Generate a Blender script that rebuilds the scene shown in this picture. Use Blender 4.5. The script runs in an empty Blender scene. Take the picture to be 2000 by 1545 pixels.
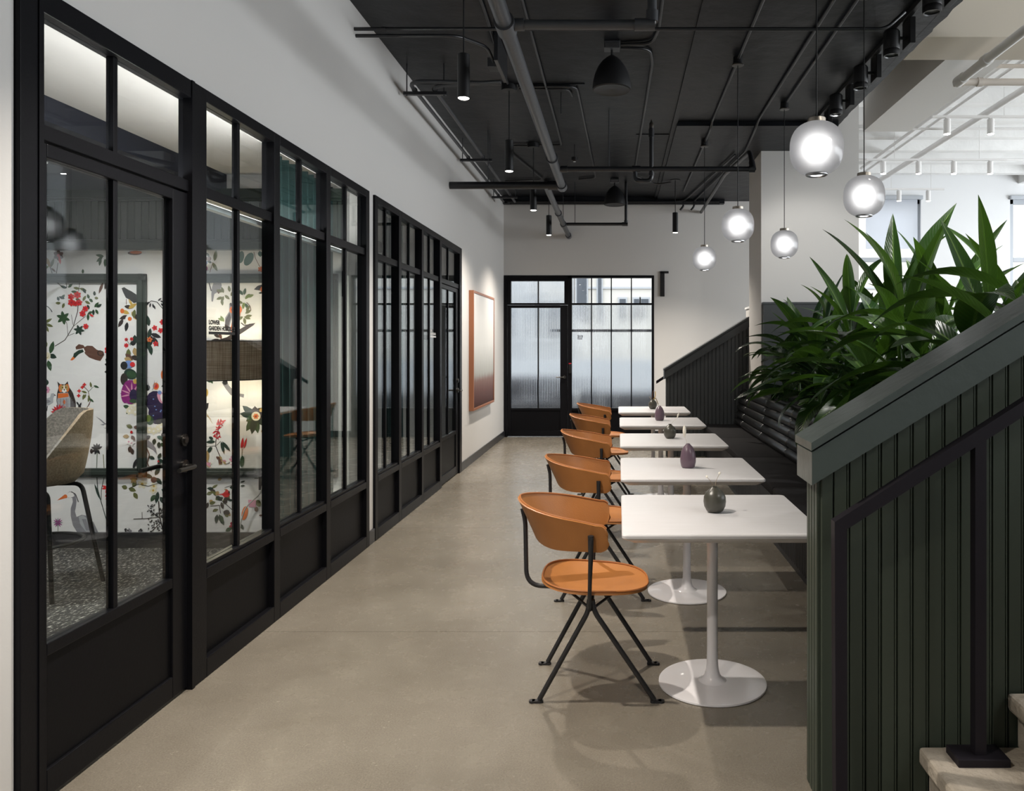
import bpy, bmesh, math, random
from mathutils import Vector, Matrix
R = math.radians
PI = math.pi
rnd = random.Random(7)
S = bpy.context.scene
C = S.collection

# ------------------------------------------------------------------ camera
cam_d = bpy.data.cameras.new('camera')
cam_d.sensor_width = 36.0
cam_d.lens = 27.0
cam_d.shift_x = -0.1035
cam_d.shift_y = -0.0485
cam_d.clip_start = 0.05
cam = bpy.data.objects.new('camera', cam_d)
cam.location = (0, 0, 1.461)
cam.rotation_euler = (R(90), 0, 0)
C.objects.link(cam)
S.camera = cam

# ------------------------------------------------------------------ view, world, daylight
S.view_settings.view_transform = 'Standard'
S.view_settings.look = 'None'
S.view_settings.gamma = 1.0
S.view_settings.use_curve_mapping = False
S.view_settings.exposure = 0.40
S.cycles.max_bounces = 8
S.cycles.diffuse_bounces = 3
S.cycles.glossy_bounces = 3
S.cycles.transmission_bounces = 8
S.cycles.transparent_max_bounces = 12
S.cycles.use_adaptive_sampling = True
S.cycles.adaptive_threshold = 0.04
S.cycles.caustics_reflective = False
S.cycles.caustics_refractive = False
W = bpy.data.worlds.new('overcast_sky')
S.world = W
W.use_nodes = True
W.node_tree.nodes['Background'].inputs[0].default_value = (0.90, 0.95, 1.0, 1)
W.node_tree.nodes['Background'].inputs[1].default_value = 2.1


def area(name, loc, rot, sx, sy, energy, col=(1, 1, 1)):
    d = bpy.data.lights.new(name, 'AREA')
    d.shape = 'RECTANGLE'
    d.size = sx
    d.size_y = sy
    d.energy = energy
    d.color = col
    o = bpy.data.objects.new(name, d)
    o.location = loc
    o.rotation_euler = rot
    C.objects.link(o)
    return o


# daylight coming in through the big office windows (right)
area('office_window_daylight', (9.9, 6.5, 2.6), (0, R(90), 0), 2.6, 12.0, 480, (0.93, 0.97, 1.0))


def spot(name, loc, target, energy, size=80, blend=0.4, col=(1.0, 0.94, 0.86), rad=0.035, parent=None, origin=(0, 0, 0)):
    d = bpy.data.lights.new(name, 'SPOT')
    d.energy = energy
    d.spot_size = R(size)
    d.spot_blend = blend
    d.color = col
    d.shadow_soft_size = rad
    o = bpy.data.objects.new(name, d)
    v = Vector(target) - Vector(loc)
    o.rotation_euler = v.to_track_quat('-Z', 'Y').to_euler()
    o.location = Vector(loc) - Vector(origin)
    C.objects.link(o)
    if parent:
        o.parent = parent
    return o


def point(name, loc, energy, col, rad=0.05, parent=None, origin=(0, 0, 0)):
    d = bpy.data.lights.new(name, 'POINT')
    d.energy = energy
    d.color = col
    d.shadow_soft_size = rad
    o = bpy.data.objects.new(name, d)
    o.location = Vector(loc) - Vector(origin)
    C.objects.link(o)
    if parent:
        o.parent = parent
    return o


# ------------------------------------------------------------------ materials
M = {}


def mat(name, col, rough=0.5, metal=0.0, spec=0.5, bump=None, noise=None, coat=0.0, emis=None):
    m = bpy.data.materials.new(name)
    m.use_nodes = True
    nt = m.node_tree
    b = nt.nodes['Principled BSDF']
    b.inputs['Base Color'].default_value = (*col, 1)
    b.inputs['Roughness'].default_value = rough
    b.inputs['Metallic'].default_value = metal
    b.inputs['Specular IOR Level'].default_value = spec
    b.inputs['Coat Weight'].default_value = coat
    if emis:
        b.inputs['Emission Color'].default_value = (*emis[0], 1)
        b.inputs['Emission Strength'].default_value = emis[1]
    if bump or noise:
        tc = nt.nodes.new('ShaderNodeTexCoord')
    if noise:  # (scale, other colour, detail, stretch)
        n = nt.nodes.new('ShaderNodeTexNoise')
        n.inputs['Scale'].default_value = noise[0]
        n.inputs['Detail'].default_value = noise[2] if len(noise) > 2 else 4
        mp = nt.nodes.new('ShaderNodeMapping')
        if len(noise) > 3:
            mp.inputs['Scale'].default_value = noise[3]
        nt.links.new(tc.outputs['Object'], mp.inputs[0])
        nt.links.new(mp.outputs[0], n.inputs['Vector'])
        r = nt.nodes.new('ShaderNodeValToRGB')
        r.color_ramp.elements[0].position = 0.35
        r.color_ramp.elements[0].color = (*col, 1)
        r.color_ramp.elements[1].position = 0.65
        r.color_ramp.elements[1].color = (*noise[1], 1)
        nt.links.new(n.outputs['Fac'], r.inputs[0])
        nt.links.new(r.outputs[0], b.inputs['Base Color'])
    if bump:  # (scale, strength)
        n2 = nt.nodes.new('ShaderNodeTexNoise')
        n2.inputs['Scale'].default_value = bump[0]
        n2.inputs['Detail'].default_value = 4
        nt.links.new(tc.outputs['Object'], n2.inputs['Vector'])
        bp = nt.nodes.new('ShaderNodeBump')
        bp.inputs['Strength'].default_value = bump[1]
        bp.inputs['Distance'].default_value = 0.01
        nt.links.new(n2.outputs['Fac'], bp.inputs['Height'])
        nt.links.new(bp.outputs[0], b.inputs['Normal'])
    M[name] = m
    return m


mat('wall_paint', (0.58, 0.567, 0.55), 0.6, bump=(60, 0.05))
mat('office_white', (0.80, 0.81, 0.82), 0.6, bump=(30, 0.1))
mat('ceiling_white', (0.80, 0.80, 0.79), 0.7, bump=(14, 0.5), noise=(3, (0.86, 0.86, 0.85)))
mat('beam_white', (0.74, 0.73, 0.71), 0.6, bump=(5, 0.2))
mat('beam_cream', (0.62, 0.56, 0.47), 0.6, bump=(5, 0.2))
mat('ceiling_black', (0.0055, 0.0064, 0.0085), 0.40, spec=0.22, bump=(6, 0.6), noise=(2.2, (0.0105, 0.012, 0.0155), 6))
mat('pipe_black', (0.014, 0.0145, 0.017), 0.34, spec=0.5, bump=(30, 0.1))
mat('pipe_grey', (0.045, 0.047, 0.052), 0.38, bump=(30, 0.1))
mat('pipe_white', (0.74, 0.73, 0.72), 0.45)
mat('pipe_cream', (0.68, 0.62, 0.56), 0.5)
mat('frame_black', (0.0052, 0.0052, 0.0066), 0.36, spec=0.12, bump=(90, 0.04))
mat('panel_black', (0.0045, 0.0045, 0.0056), 0.42, spec=0.10, bump=(90, 0.04))
mat('gasket', (0.02, 0.02, 0.02), 0.6)
mat('fixture_black', (0.010, 0.010, 0.011), 0.4, spec=0.3)
mat('dome_black', (0.012, 0.012, 0.013), 0.5, spec=0.3)
mat('steel', (0.32, 0.32, 0.33), 0.3, metal=1.0)
mat('dark_bronze', (0.10, 0.095, 0.09), 0.32, metal=1.0)
mat('green_dark', (0.046, 0.058, 0.044), 0.42, spec=0.3, bump=(25, 0.08))
mat('green_cap', (0.062, 0.080, 0.073), 0.30, bump=(25, 0.12))
mat('green_charcoal', (0.056, 0.061, 0.064), 0.45, spec=0.25, bump=(25, 0.08))
mat('green_room', (0.020, 0.030, 0.024), 0.4)
mat('rail_black', (0.014, 0.012, 0.0165), 0.5, spec=0.2)
mat('navy_ceiling', (0.014, 0.017, 0.034), 0.55, bump=(20, 0.1))
mat('leather', (0.44, 0.175, 0.046), 0.42, bump=(180, 0.10), noise=(4, (0.37, 0.142, 0.036), 5))
mat('leather_edge', (0.36, 0.125, 0.03), 0.5)
mat('chair_iron', (0.018, 0.018, 0.02), 0.45, bump=(60, 0.15))
mat('table_white', (0.71, 0.70, 0.715), 0.34, noise=(6, (0.68, 0.67, 0.68), 5, (1, 12, 1)))
mat('table_metal', (0.80, 0.79, 0.82), 0.16, coat=0.5)
mat('vase_olive', (0.060, 0.058, 0.046), 0.33, bump=(70, 0.12))
mat('vase_plum', (0.130, 0.085, 0.115), 0.3, bump=(70, 0.06))
mat('dry_twig', (0.36, 0.29, 0.19), 0.8)
mat('dry_white', (0.86, 0.82, 0.72), 0.8)
mat('bench_fabric', (0.0055, 0.005, 0.006), 0.85, spec=0.2, bump=(250, 0.25))
mat('bolster_vinyl', (0.006, 0.006, 0.0066), 0.30, spec=0.6, bump=(140, 0.1))
mat('bench_base', (0.020, 0.020, 0.022), 0.45, spec=0.25)
mat('soil', (0.022, 0.018, 0.016), 0.95, bump=(40, 1.0))
mat('stem_green', (0.10, 0.17, 0.05), 0.5)
mat('copper_frame', (0.30, 0.115, 0.055), 0.35)
mat('stool_felt', (0.17, 0.155, 0.14), 0.9, bump=(160, 0.35), noise=(90, (0.30, 0.27, 0.235), 2))
mat('stool_tan', (0.25, 0.185, 0.125), 0.9, bump=(160, 0.35), noise=(90, (0.36, 0.275, 0.19), 2))
mat('shade_linen', (0.46, 0.36, 0.285), 0.9, noise=(60, (0.72, 0.62, 0.53), 3, (1, 1, 6)), bump=(120, 0.3))
mat('wallpaper', (0.80, 0.785, 0.79), 0.65)
mat('room_white', (0.78, 0.75, 0.74), 0.6)
mat('baseboard_black', (0.022, 0.022, 0.025), 0.32)
mat('facade_cream', (0.72, 0.68, 0.61), 0.8, bump=(4, 0.1))
mat('facade_grey', (0.50, 0.51, 0.52), 0.8, bump=(4, 0.1))
mat('asphalt', (0.10, 0.10, 0.105), 0.9, bump=(30, 0.5))
mat('pavement', (0.50, 0.48, 0.44), 0.9, bump=(20, 0.3))
mat('street_dark', (0.05, 0.05, 0.055), 0.6)
mat('glass_dark', (0.10, 0.11, 0.125), 0.1)
mat('blind_white', (0.75, 0.78, 0.82), 0.7)
mat('window_grey', (0.45, 0.48, 0.52), 0.4)
mat('lettering', (0.006, 0.006, 0.006), 0.6)
mat('lettering_light', (0.45, 0.45, 0.45), 0.6)
mat('red_plastic', (0.5, 0.02, 0.04), 0.4)
mat('brass', (0.36, 0.32, 0.27), 0.34, metal=1.0)
mat('chrome', (0.75, 0.75, 0.77), 0.14, metal=1.0)
mat('lamp_glow', (1, 1, 1), 0.5, emis=((1.0, 0.93, 0.82), 14))
mat('lamp_hot', (1, 1, 1), 0.5, emis=((1.0, 0.95, 0.88), 60))
mat('lamp_glow_white', (1, 1, 1), 0.5, emis=((1.0, 0.98, 0.95), 10))
mat('bulb_glow', (1, 1, 1), 0.5, emis=((1.0, 0.99, 0.96), 13))
mat('warm_glow', (1, 1, 1), 0.5, emis=((1.0, 0.82, 0.55), 6))
mat('cable', (0.55, 0.54, 0.52), 0.6)

for nm, c in dict(p_green=(0.030, 0.075, 0.030), p_dgreen=(0.012, 0.033, 0.022), p_olive=(0.13, 0.14, 0.045), p_lime=(0.16, 0.22, 0.05),
                  p_red=(0.62, 0.018, 0.02), p_crimson=(0.35, 0.012, 0.04), p_orange=(0.72, 0.16, 0.03), p_cream=(0.78, 0.72, 0.55),
                  p_white=(0.86, 0.83, 0.82), p_pink=(0.66, 0.30, 0.42), p_magenta=(0.24, 0.012, 0.17), p_purple=(0.018, 0.008, 0.05),
                  p_blue=(0.16, 0.26, 0.55), p_brown=(0.12, 0.052, 0.035), p_dbrown=(0.032, 0.02, 0.018), p_grey=(0.24, 0.235, 0.265),
                  p_lgrey=(0.42, 0.43, 0.46), p_black=(0.012, 0.012, 0.014), p_tan=(0.42, 0.28, 0.12), p_gold=(0.55, 0.36, 0.08),
                  p_teal=(0.05, 0.13, 0.115)).items():
    mat(nm, c, 0.65)


def node_mat(name):
    m = bpy.data.materials.new(name)
    m.use_nodes = True
    m.node_tree.nodes.clear()
    M[name] = m
    return m, m.node_tree, m.node_tree.nodes, m.node_tree.links


def make_glass(name, tint=(0.93, 0.97, 0.96), refl=1.0):
    m, nt, N, L = node_mat(name)
    o = N.new('ShaderNodeOutputMaterial')
    mix = N.new('ShaderNodeMixShader')
    t = N.new('ShaderNodeBsdfTransparent')
    t.inputs[0].default_value = (*tint, 1)
    g = N.new('ShaderNodeBsdfGlossy')
    g.inputs['Roughness'].default_value = 0.0
    g.inputs['Color'].default_value = (0.95, 0.97, 1, 1)
    lw = N.new('ShaderNodeLayerWeight')
    lw.inputs['Blend'].default_value = 0.5
    p = N.new('ShaderNodeMath')
    p.operation = 'POWER'
    p.inputs[1].default_value = 5.0
    ma = N.new('ShaderNodeMath')
    ma.operation = 'MULTIPLY_ADD'
    ma.inputs[1].default_value = 0.95 * refl
    ma.inputs[2].default_value = 0.04 * refl
    L.new(lw.outputs['Facing'], p.inputs[0])
    L.new(p.outputs[0], ma.inputs[0])
    L.new(ma.outputs[0], mix.inputs[0])
    L.new(t.outputs[0], mix.inputs[1])
    L.new(g.outputs[0], mix.inputs[2])
    L.new(mix.outputs[0], o.inputs[0])


make_glass('glass')
make_glass('glass_clear', (0.97, 0.98, 0.99), 0.6)

# reeded glass: see-through ribs that bend and blur what is behind them
m, nt, N, L = node_mat('glass_reeded')
o_ = N.new('ShaderNodeOutputMaterial')
mx = N.new('ShaderNodeMixShader')
mx.inputs[0].default_value = 0.72
tr = N.new('ShaderNodeBsdfTransparent')
tr.inputs[0].default_value = (0.93, 0.95, 0.96, 1)
rf = N.new('ShaderNodeBsdfRefraction')
rf.inputs['IOR'].default_value = 1.35
rf.inputs['Roughness'].default_value = 0.17
rf.inputs['Color'].default_value = (0.93, 0.95, 0.97, 1)
mx2 = N.new('ShaderNodeMixShader')
mx2.inputs[0].default_value = 0.06
gl = N.new('ShaderNodeBsdfGlossy')
gl.inputs['Roughness'].default_value = 0.08
L.new(tr.outputs[0], mx.inputs[1])
L.new(rf.outputs[0], mx.inputs[2])
L.new(mx.outputs[0], mx2.inputs[1])
L.new(gl.outputs[0], mx2.inputs[2])
L.new(mx2.outputs[0], o_.inputs[0])

# frosted smoke globe glass
m, nt, N, L = node_mat('glass_frosted')
o_ = N.new('ShaderNodeOutputMaterial')
mx = N.new('ShaderNodeMixShader')
mx.inputs[0].default_value = 0.40
rf = N.new('ShaderNodeBsdfRefraction')
rf.inputs['IOR'].default_value = 1.45
rf.inputs['Roughness'].default_value = 0.74
rf.inputs['Color'].default_value = (0.70, 0.70, 0.71, 1)
df = N.new('ShaderNodeBsdfTranslucent')
df.inputs[0].default_value = (0.36, 0.36, 0.37, 1)
mx2 = N.new('ShaderNodeMixShader')
mx2.inputs[0].default_value = 0.05
gl = N.new('ShaderNodeBsdfGlossy')
gl.inputs['Roughness'].default_value = 0.12
L.new(rf.outputs[0], mx.inputs[1])
L.new(df.outputs[0], mx.inputs[2])
L.new(mx.outputs[0], mx2.inputs[1])
L.new(gl.outputs[0], mx2.inputs[2])
L.new(mx2.outputs[0], o_.inputs[0])

# polished concrete
m, nt, N, L = node_mat('concrete')
o_ = N.new('ShaderNodeOutputMaterial')
b = N.new('ShaderNodeBsdfPrincipled')
tc = N.new('ShaderNodeTexCoord')
geo = N.new('ShaderNodeNewGeometry')


def noise(scale, detail, vec, rough=0.55):
    n = N.new('ShaderNodeTexNoise')
    n.inputs['Scale'].default_value = scale
    n.inputs['Detail'].default_value = detail
    n.inputs['Roughness'].default_value = rough
    L.new(vec, n.inputs['Vector'])
    return n


def ramp(fac, stops):
    r = N.new('ShaderNodeValToRGB')
    e = r.color_ramp.elements
    while len(e) < len(stops):
        e.new(0.5)
    for i, (p, c) in enumerate(stops):
        e[i].position = p
        e[i].color = (*c, 1) if len(c) == 3 else c
    L.new(fac, r.inputs[0])
    return r


def mixc(kind, fac, a, b_):
    x = N.new('ShaderNodeMix')
    x.data_type = 'RGBA'
    x.blend_type = kind
    x.inputs[0].default_value = fac if not hasattr(fac, 'links') else 0
    if hasattr(fac, 'links'):
        L.new(fac, x.inputs[0])
    for k, v in ((6, a), (7, b_)):
        if hasattr(v, 'links'):
            L.new(v, x.inputs[k])
        else:
            x.inputs[k].default_value = (*v, 1)
    return x.outputs[2]


pos = geo.outputs['Position']
big = noise(0.9, 6, pos, 0.6)
c1 = ramp(big.outputs['Fac'], [(0.28, (0.150, 0.131, 0.104)), (0.5, (0.205, 0.182, 0.149)), (0.74, (0.255, 0.229, 0.192))])
mid = noise(7, 6, pos, 0.65)
c2 = ramp(mid.outputs['Fac'], [(0.25, (0.93, 0.93, 0.93)), (0.75, (1.03, 1.03, 1.025))])
col = mixc('MULTIPLY', 1.0, c1.outputs[0], c2.outputs[0])
fine = noise(160, 3, pos, 0.7)
c3 = ramp(fine.outputs['Fac'], [(0.25, (0.66, 0.66, 0.66)), (0.75, (1.22, 1.22, 1.20))])
col = mixc('MULTIPLY', 1.0, col, c3.outputs[0])
vo = N.new('ShaderNodeTexVoronoi')
vo.inputs['Scale'].default_value = 95
L.new(pos, vo.inputs['Vector'])
sp = ramp(vo.outputs['Distance'], [(0.0, (1, 1, 1)), (0.09, (1, 1, 1)), (0.13, (0, 0, 0))])
spm = noise(1.3, 3, pos)
spr = ramp(spm.outputs['Fac'], [(0.54, (0, 0, 0)), (0.70, (0.30, 0.30, 0.30))])
mul = mixc('MULTIPLY', 1.0, sp.outputs[0], spr.outputs[0])
col = mixc('MIX', mul, col, (0.52, 0.46, 0.36))
L.new(col, b.inputs['Base Color'])
rr = ramp(mid.outputs['Fac'], [(0.2, (0.22, 0.22, 0.22)), (0.8, (0.31, 0.31, 0.31))])
L.new(rr.outputs[0], b.inputs['Roughness'])
bp = N.new('ShaderNodeBump')
bp.inputs['Strength'].default_value = 0.12
bp.inputs['Distance'].default_value = 0.004
L.new(fine.outputs['Fac'], bp.inputs['Height'])
L.new(bp.outputs[0], b.inputs['Normal'])
L.new(b.outputs[0], o_.inputs[0])

# rough pale concrete of the stair treads
mat('stair_concrete', (0.33, 0.29, 0.235), 0.85, bump=(55, 0.7), noise=(14, (0.45, 0.40, 0.335), 8))

# dark loop-pile carpet with pale flecks
m, nt, N, L = node_mat('carpet')
o_ = N.new('ShaderNodeOutputMaterial')
b = N.new('ShaderNodeBsdfPrincipled')
b.inputs['Roughness'].default_value = 0.95
geo = N.new('ShaderNodeNewGeometry')
mp = N.new('ShaderNodeMapping')
mp.inputs['Scale'].default_value = (1.0, 0.45, 1)
mp.inputs['Rotation'].default_value = (0, 0, 0.35)
L.new(geo.outputs['Position'], mp.inputs[0])
n = noise(75, 3, mp.outputs[0], 0.7)
r = ramp(n.outputs['Fac'], [(0.46, (0.010, 0.010, 0.011)), (0.56, (0.05, 0.048, 0.045)), (0.66, (0.36, 0.345, 0.32))])
L.new(r.outputs[0], b.inputs['Base Color'])
bp = N.new('ShaderNodeBump')
bp.inputs['Strength'].default_value = 0.6
L.new(n.outputs['Fac'], bp.inputs['Height'])
L.new(bp.outputs[0], b.inputs['Normal'])
L.new(b.outputs[0], o_.inputs[0])

# curtain cloth
for nm, c, t_ in (('shade_inner', (0.62, 0.50, 0.40), 0.5), ('curtain_teal', (0.060, 0.115, 0.115), 0.25), ('roller_shade', (0.88, 0.90, 0.94), 0.7)):
    m, nt, N, L = node_mat(nm)
    o_ = N.new('ShaderNodeOutputMaterial')
    mx = N.new('ShaderNodeMixShader')
    mx.inputs[0].default_value = t_
    d = N.new('ShaderNodeBsdfDiffuse')
    d.inputs[0].default_value = (*c, 1)
    t2 = N.new('ShaderNodeBsdfTranslucent')
    t2.inputs[0].default_value = (*c, 1)
    L.new(d.outputs[0], mx.inputs[1])
    L.new(t2.outputs[0], mx.inputs[2])
    L.new(mx.outputs[0], o_.inputs[0])


m, nt, N, L = node_mat('shade_cloth')
o_ = N.new('ShaderNodeOutputMaterial')
mx = N.new('ShaderNodeMixShader')
mx.inputs[0].default_value = 0.22
d = N.new('ShaderNodeBsdfDiffuse')
t2 = N.new('ShaderNodeBsdfTranslucent')
tc = N.new('ShaderNodeTexCoord')
cols_ = []
for sc_ in ((2, 2, 90), (45, 45, 1.5)):
    mp = N.new('ShaderNodeMapping')
    mp.inputs['Scale'].default_value = sc_
    L.new(tc.outputs['Object'], mp.inputs[0])
    n = noise(2.5, 3, mp.outputs[0])
    cols_.append(ramp(n.outputs['Fac'], [(0.35, (0.60, 0.56, 0.52)), (0.65, (1.0, 1.0, 1.0))]).outputs[0])
c_ = mixc('MULTIPLY', 1.0, cols_[0], cols_[1])
c_ = mixc('MULTIPLY', 1.0, c_, (0.70, 0.62, 0.55))
L.new(c_, d.inputs[0])
L.new(c_, t2.inputs[0])
L.new(d.outputs[0], mx.inputs[1])
L.new(t2.outputs[0], mx.inputs[2])
L.new(mx.outputs[0], o_.inputs[0])


# leaves: pale midrib and fine side veins from the leaf's own UV
def leaf_mat(name, base, lite, rough=0.33):
    global N, L
    m, nt, N, L = node_mat(name)
    o_ = N.new('ShaderNodeOutputMaterial')
    b = N.new('ShaderNodeBsdfPrincipled')
    b.inputs['Roughness'].default_value = rough
    uv = N.new('ShaderNodeUVMap')
    sx = N.new('ShaderNodeSeparateXYZ')
    L.new(uv.outputs[0], sx.inputs[0])

    def mth(op, a, b2=None):
        x = N.new('ShaderNodeMath')
        x.operation = op
        for k, v in enumerate((a, b2)):
            if v is None:
                continue
            if hasattr(v, 'links'):
                L.new(v, x.inputs[k])
            else:
                x.inputs[k].default_value = v
        return x.outputs[0]
    av = mth('ABSOLUTE', mth('SUBTRACT', mth('MULTIPLY', sx.outputs[1], 2.0), 1.0))
    rib = ramp(av, [(0.0, (1, 1, 1)), (0.05, (1, 1, 1)), (0.13, (0, 0, 0))])
    ph = mth('SUBTRACT', mth('MULTIPLY', sx.outputs[0], 150.0), mth('MULTIPLY', av, 22.0))
    vein = mth('MULTIPLY_ADD', mth('SINE', ph), 0.5)
    x = N.new('ShaderNodeMath')
    x.operation = 'MULTIPLY_ADD'
    L.new(mth('SINE', ph), x.inputs[0])
    x.inputs[1].default_value = 0.5
    x.inputs[2].default_value = 0.5
    oi = N.new('ShaderNodeObjectInfo')
    tone = ramp(oi.outputs['Random'], [(0.0, tuple(v * 0.65 for v in base)), (0.55, base), (1.0, tuple(v * w for v, w in zip(base, (2.0, 1.75, 1.15))))])
    vr = ramp(x.outputs[0], [(0.0, (0.82, 0.82, 0.82)), (1.0, (1.1, 1.1, 1.1))])
    c = mixc('MULTIPLY', 1.0, tone.outputs[0], vr.outputs[0])
    c = mixc('MIX', rib.outputs[0], c, lite)
    L.new(c, b.inputs['Base Color'])
    bp = N.new('ShaderNodeBump')
    bp.inputs['Strength'].default_value = 0.25
    bp.inputs['Distance'].default_value = 0.004
    L.new(x.outputs[0], bp.inputs['Height'])
    L.new(bp.outputs[0], b.inputs['Normal'])
    tl = N.new('ShaderNodeBsdfTranslucent')
    tl.inputs[0].default_value = (base[0] * 3.0, base[1] * 2.6, base[2] * 0.9, 1)
    ms = N.new('ShaderNodeMixShader')
    ms.inputs[0].default_value = 0.22
    L.new(b.outputs[0], ms.inputs[1])
    L.new(tl.outputs[0], ms.inputs[2])
    L.new(ms.outputs[0], o_.inputs[0])


leaf_mat('leaf_green', (0.024, 0.064, 0.017), (0.13, 0.22, 0.055), 0.30)
leaf_mat('leaf_dark', (0.013, 0.034, 0.016), (0.07, 0.12, 0.05), 0.26)
leaf_mat('leaf_bright', (0.045, 0.105, 0.016), (0.09, 0.17, 0.03), 0.6)

# picture print: pale sky fading to red-brown ground
m, nt, N, L = node_mat('art_print')
o_ = N.new('ShaderNodeOutputMaterial')
b = N.new('ShaderNodeBsdfPrincipled')
b.inputs['Roughness'].default_value = 0.35
b.inputs['Specular IOR Level'].default_value = 0.12
tc = N.new('ShaderNodeTexCoord')
sx = N.new('ShaderNodeSeparateXYZ')
L.new(tc.outputs['Generated'], sx.inputs[0])
mp = N.new('ShaderNodeMapping')
mp.inputs['Scale'].default_value = (1, 9, 1.5)
L.new(tc.outputs['Generated'], mp.inputs[0])
n = noise(3, 4, mp.outputs[0])
ad = N.new('ShaderNodeMath')
ad.operation = 'MULTIPLY_ADD'
ad.inputs[1].default_value = 0.14
L.new(n.outputs['Fac'], ad.inputs[0])
L.new(sx.outputs[2], ad.inputs[2])
r = ramp(ad.outputs[0], [(0.06, (0.05, 0.018, 0.012)), (0.20, (0.115, 0.04, 0.026)), (0.30, (0.19, 0.10, 0.075)), (0.36, (0.36, 0.36, 0.33)), (0.62, (0.62, 0.62, 0.60)), (1.0, (0.70, 0.69, 0.67))])
L.new(r.outputs[0], b.inputs['Base Color'])
L.new(b.outputs[0], o_.inputs[0])


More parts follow.
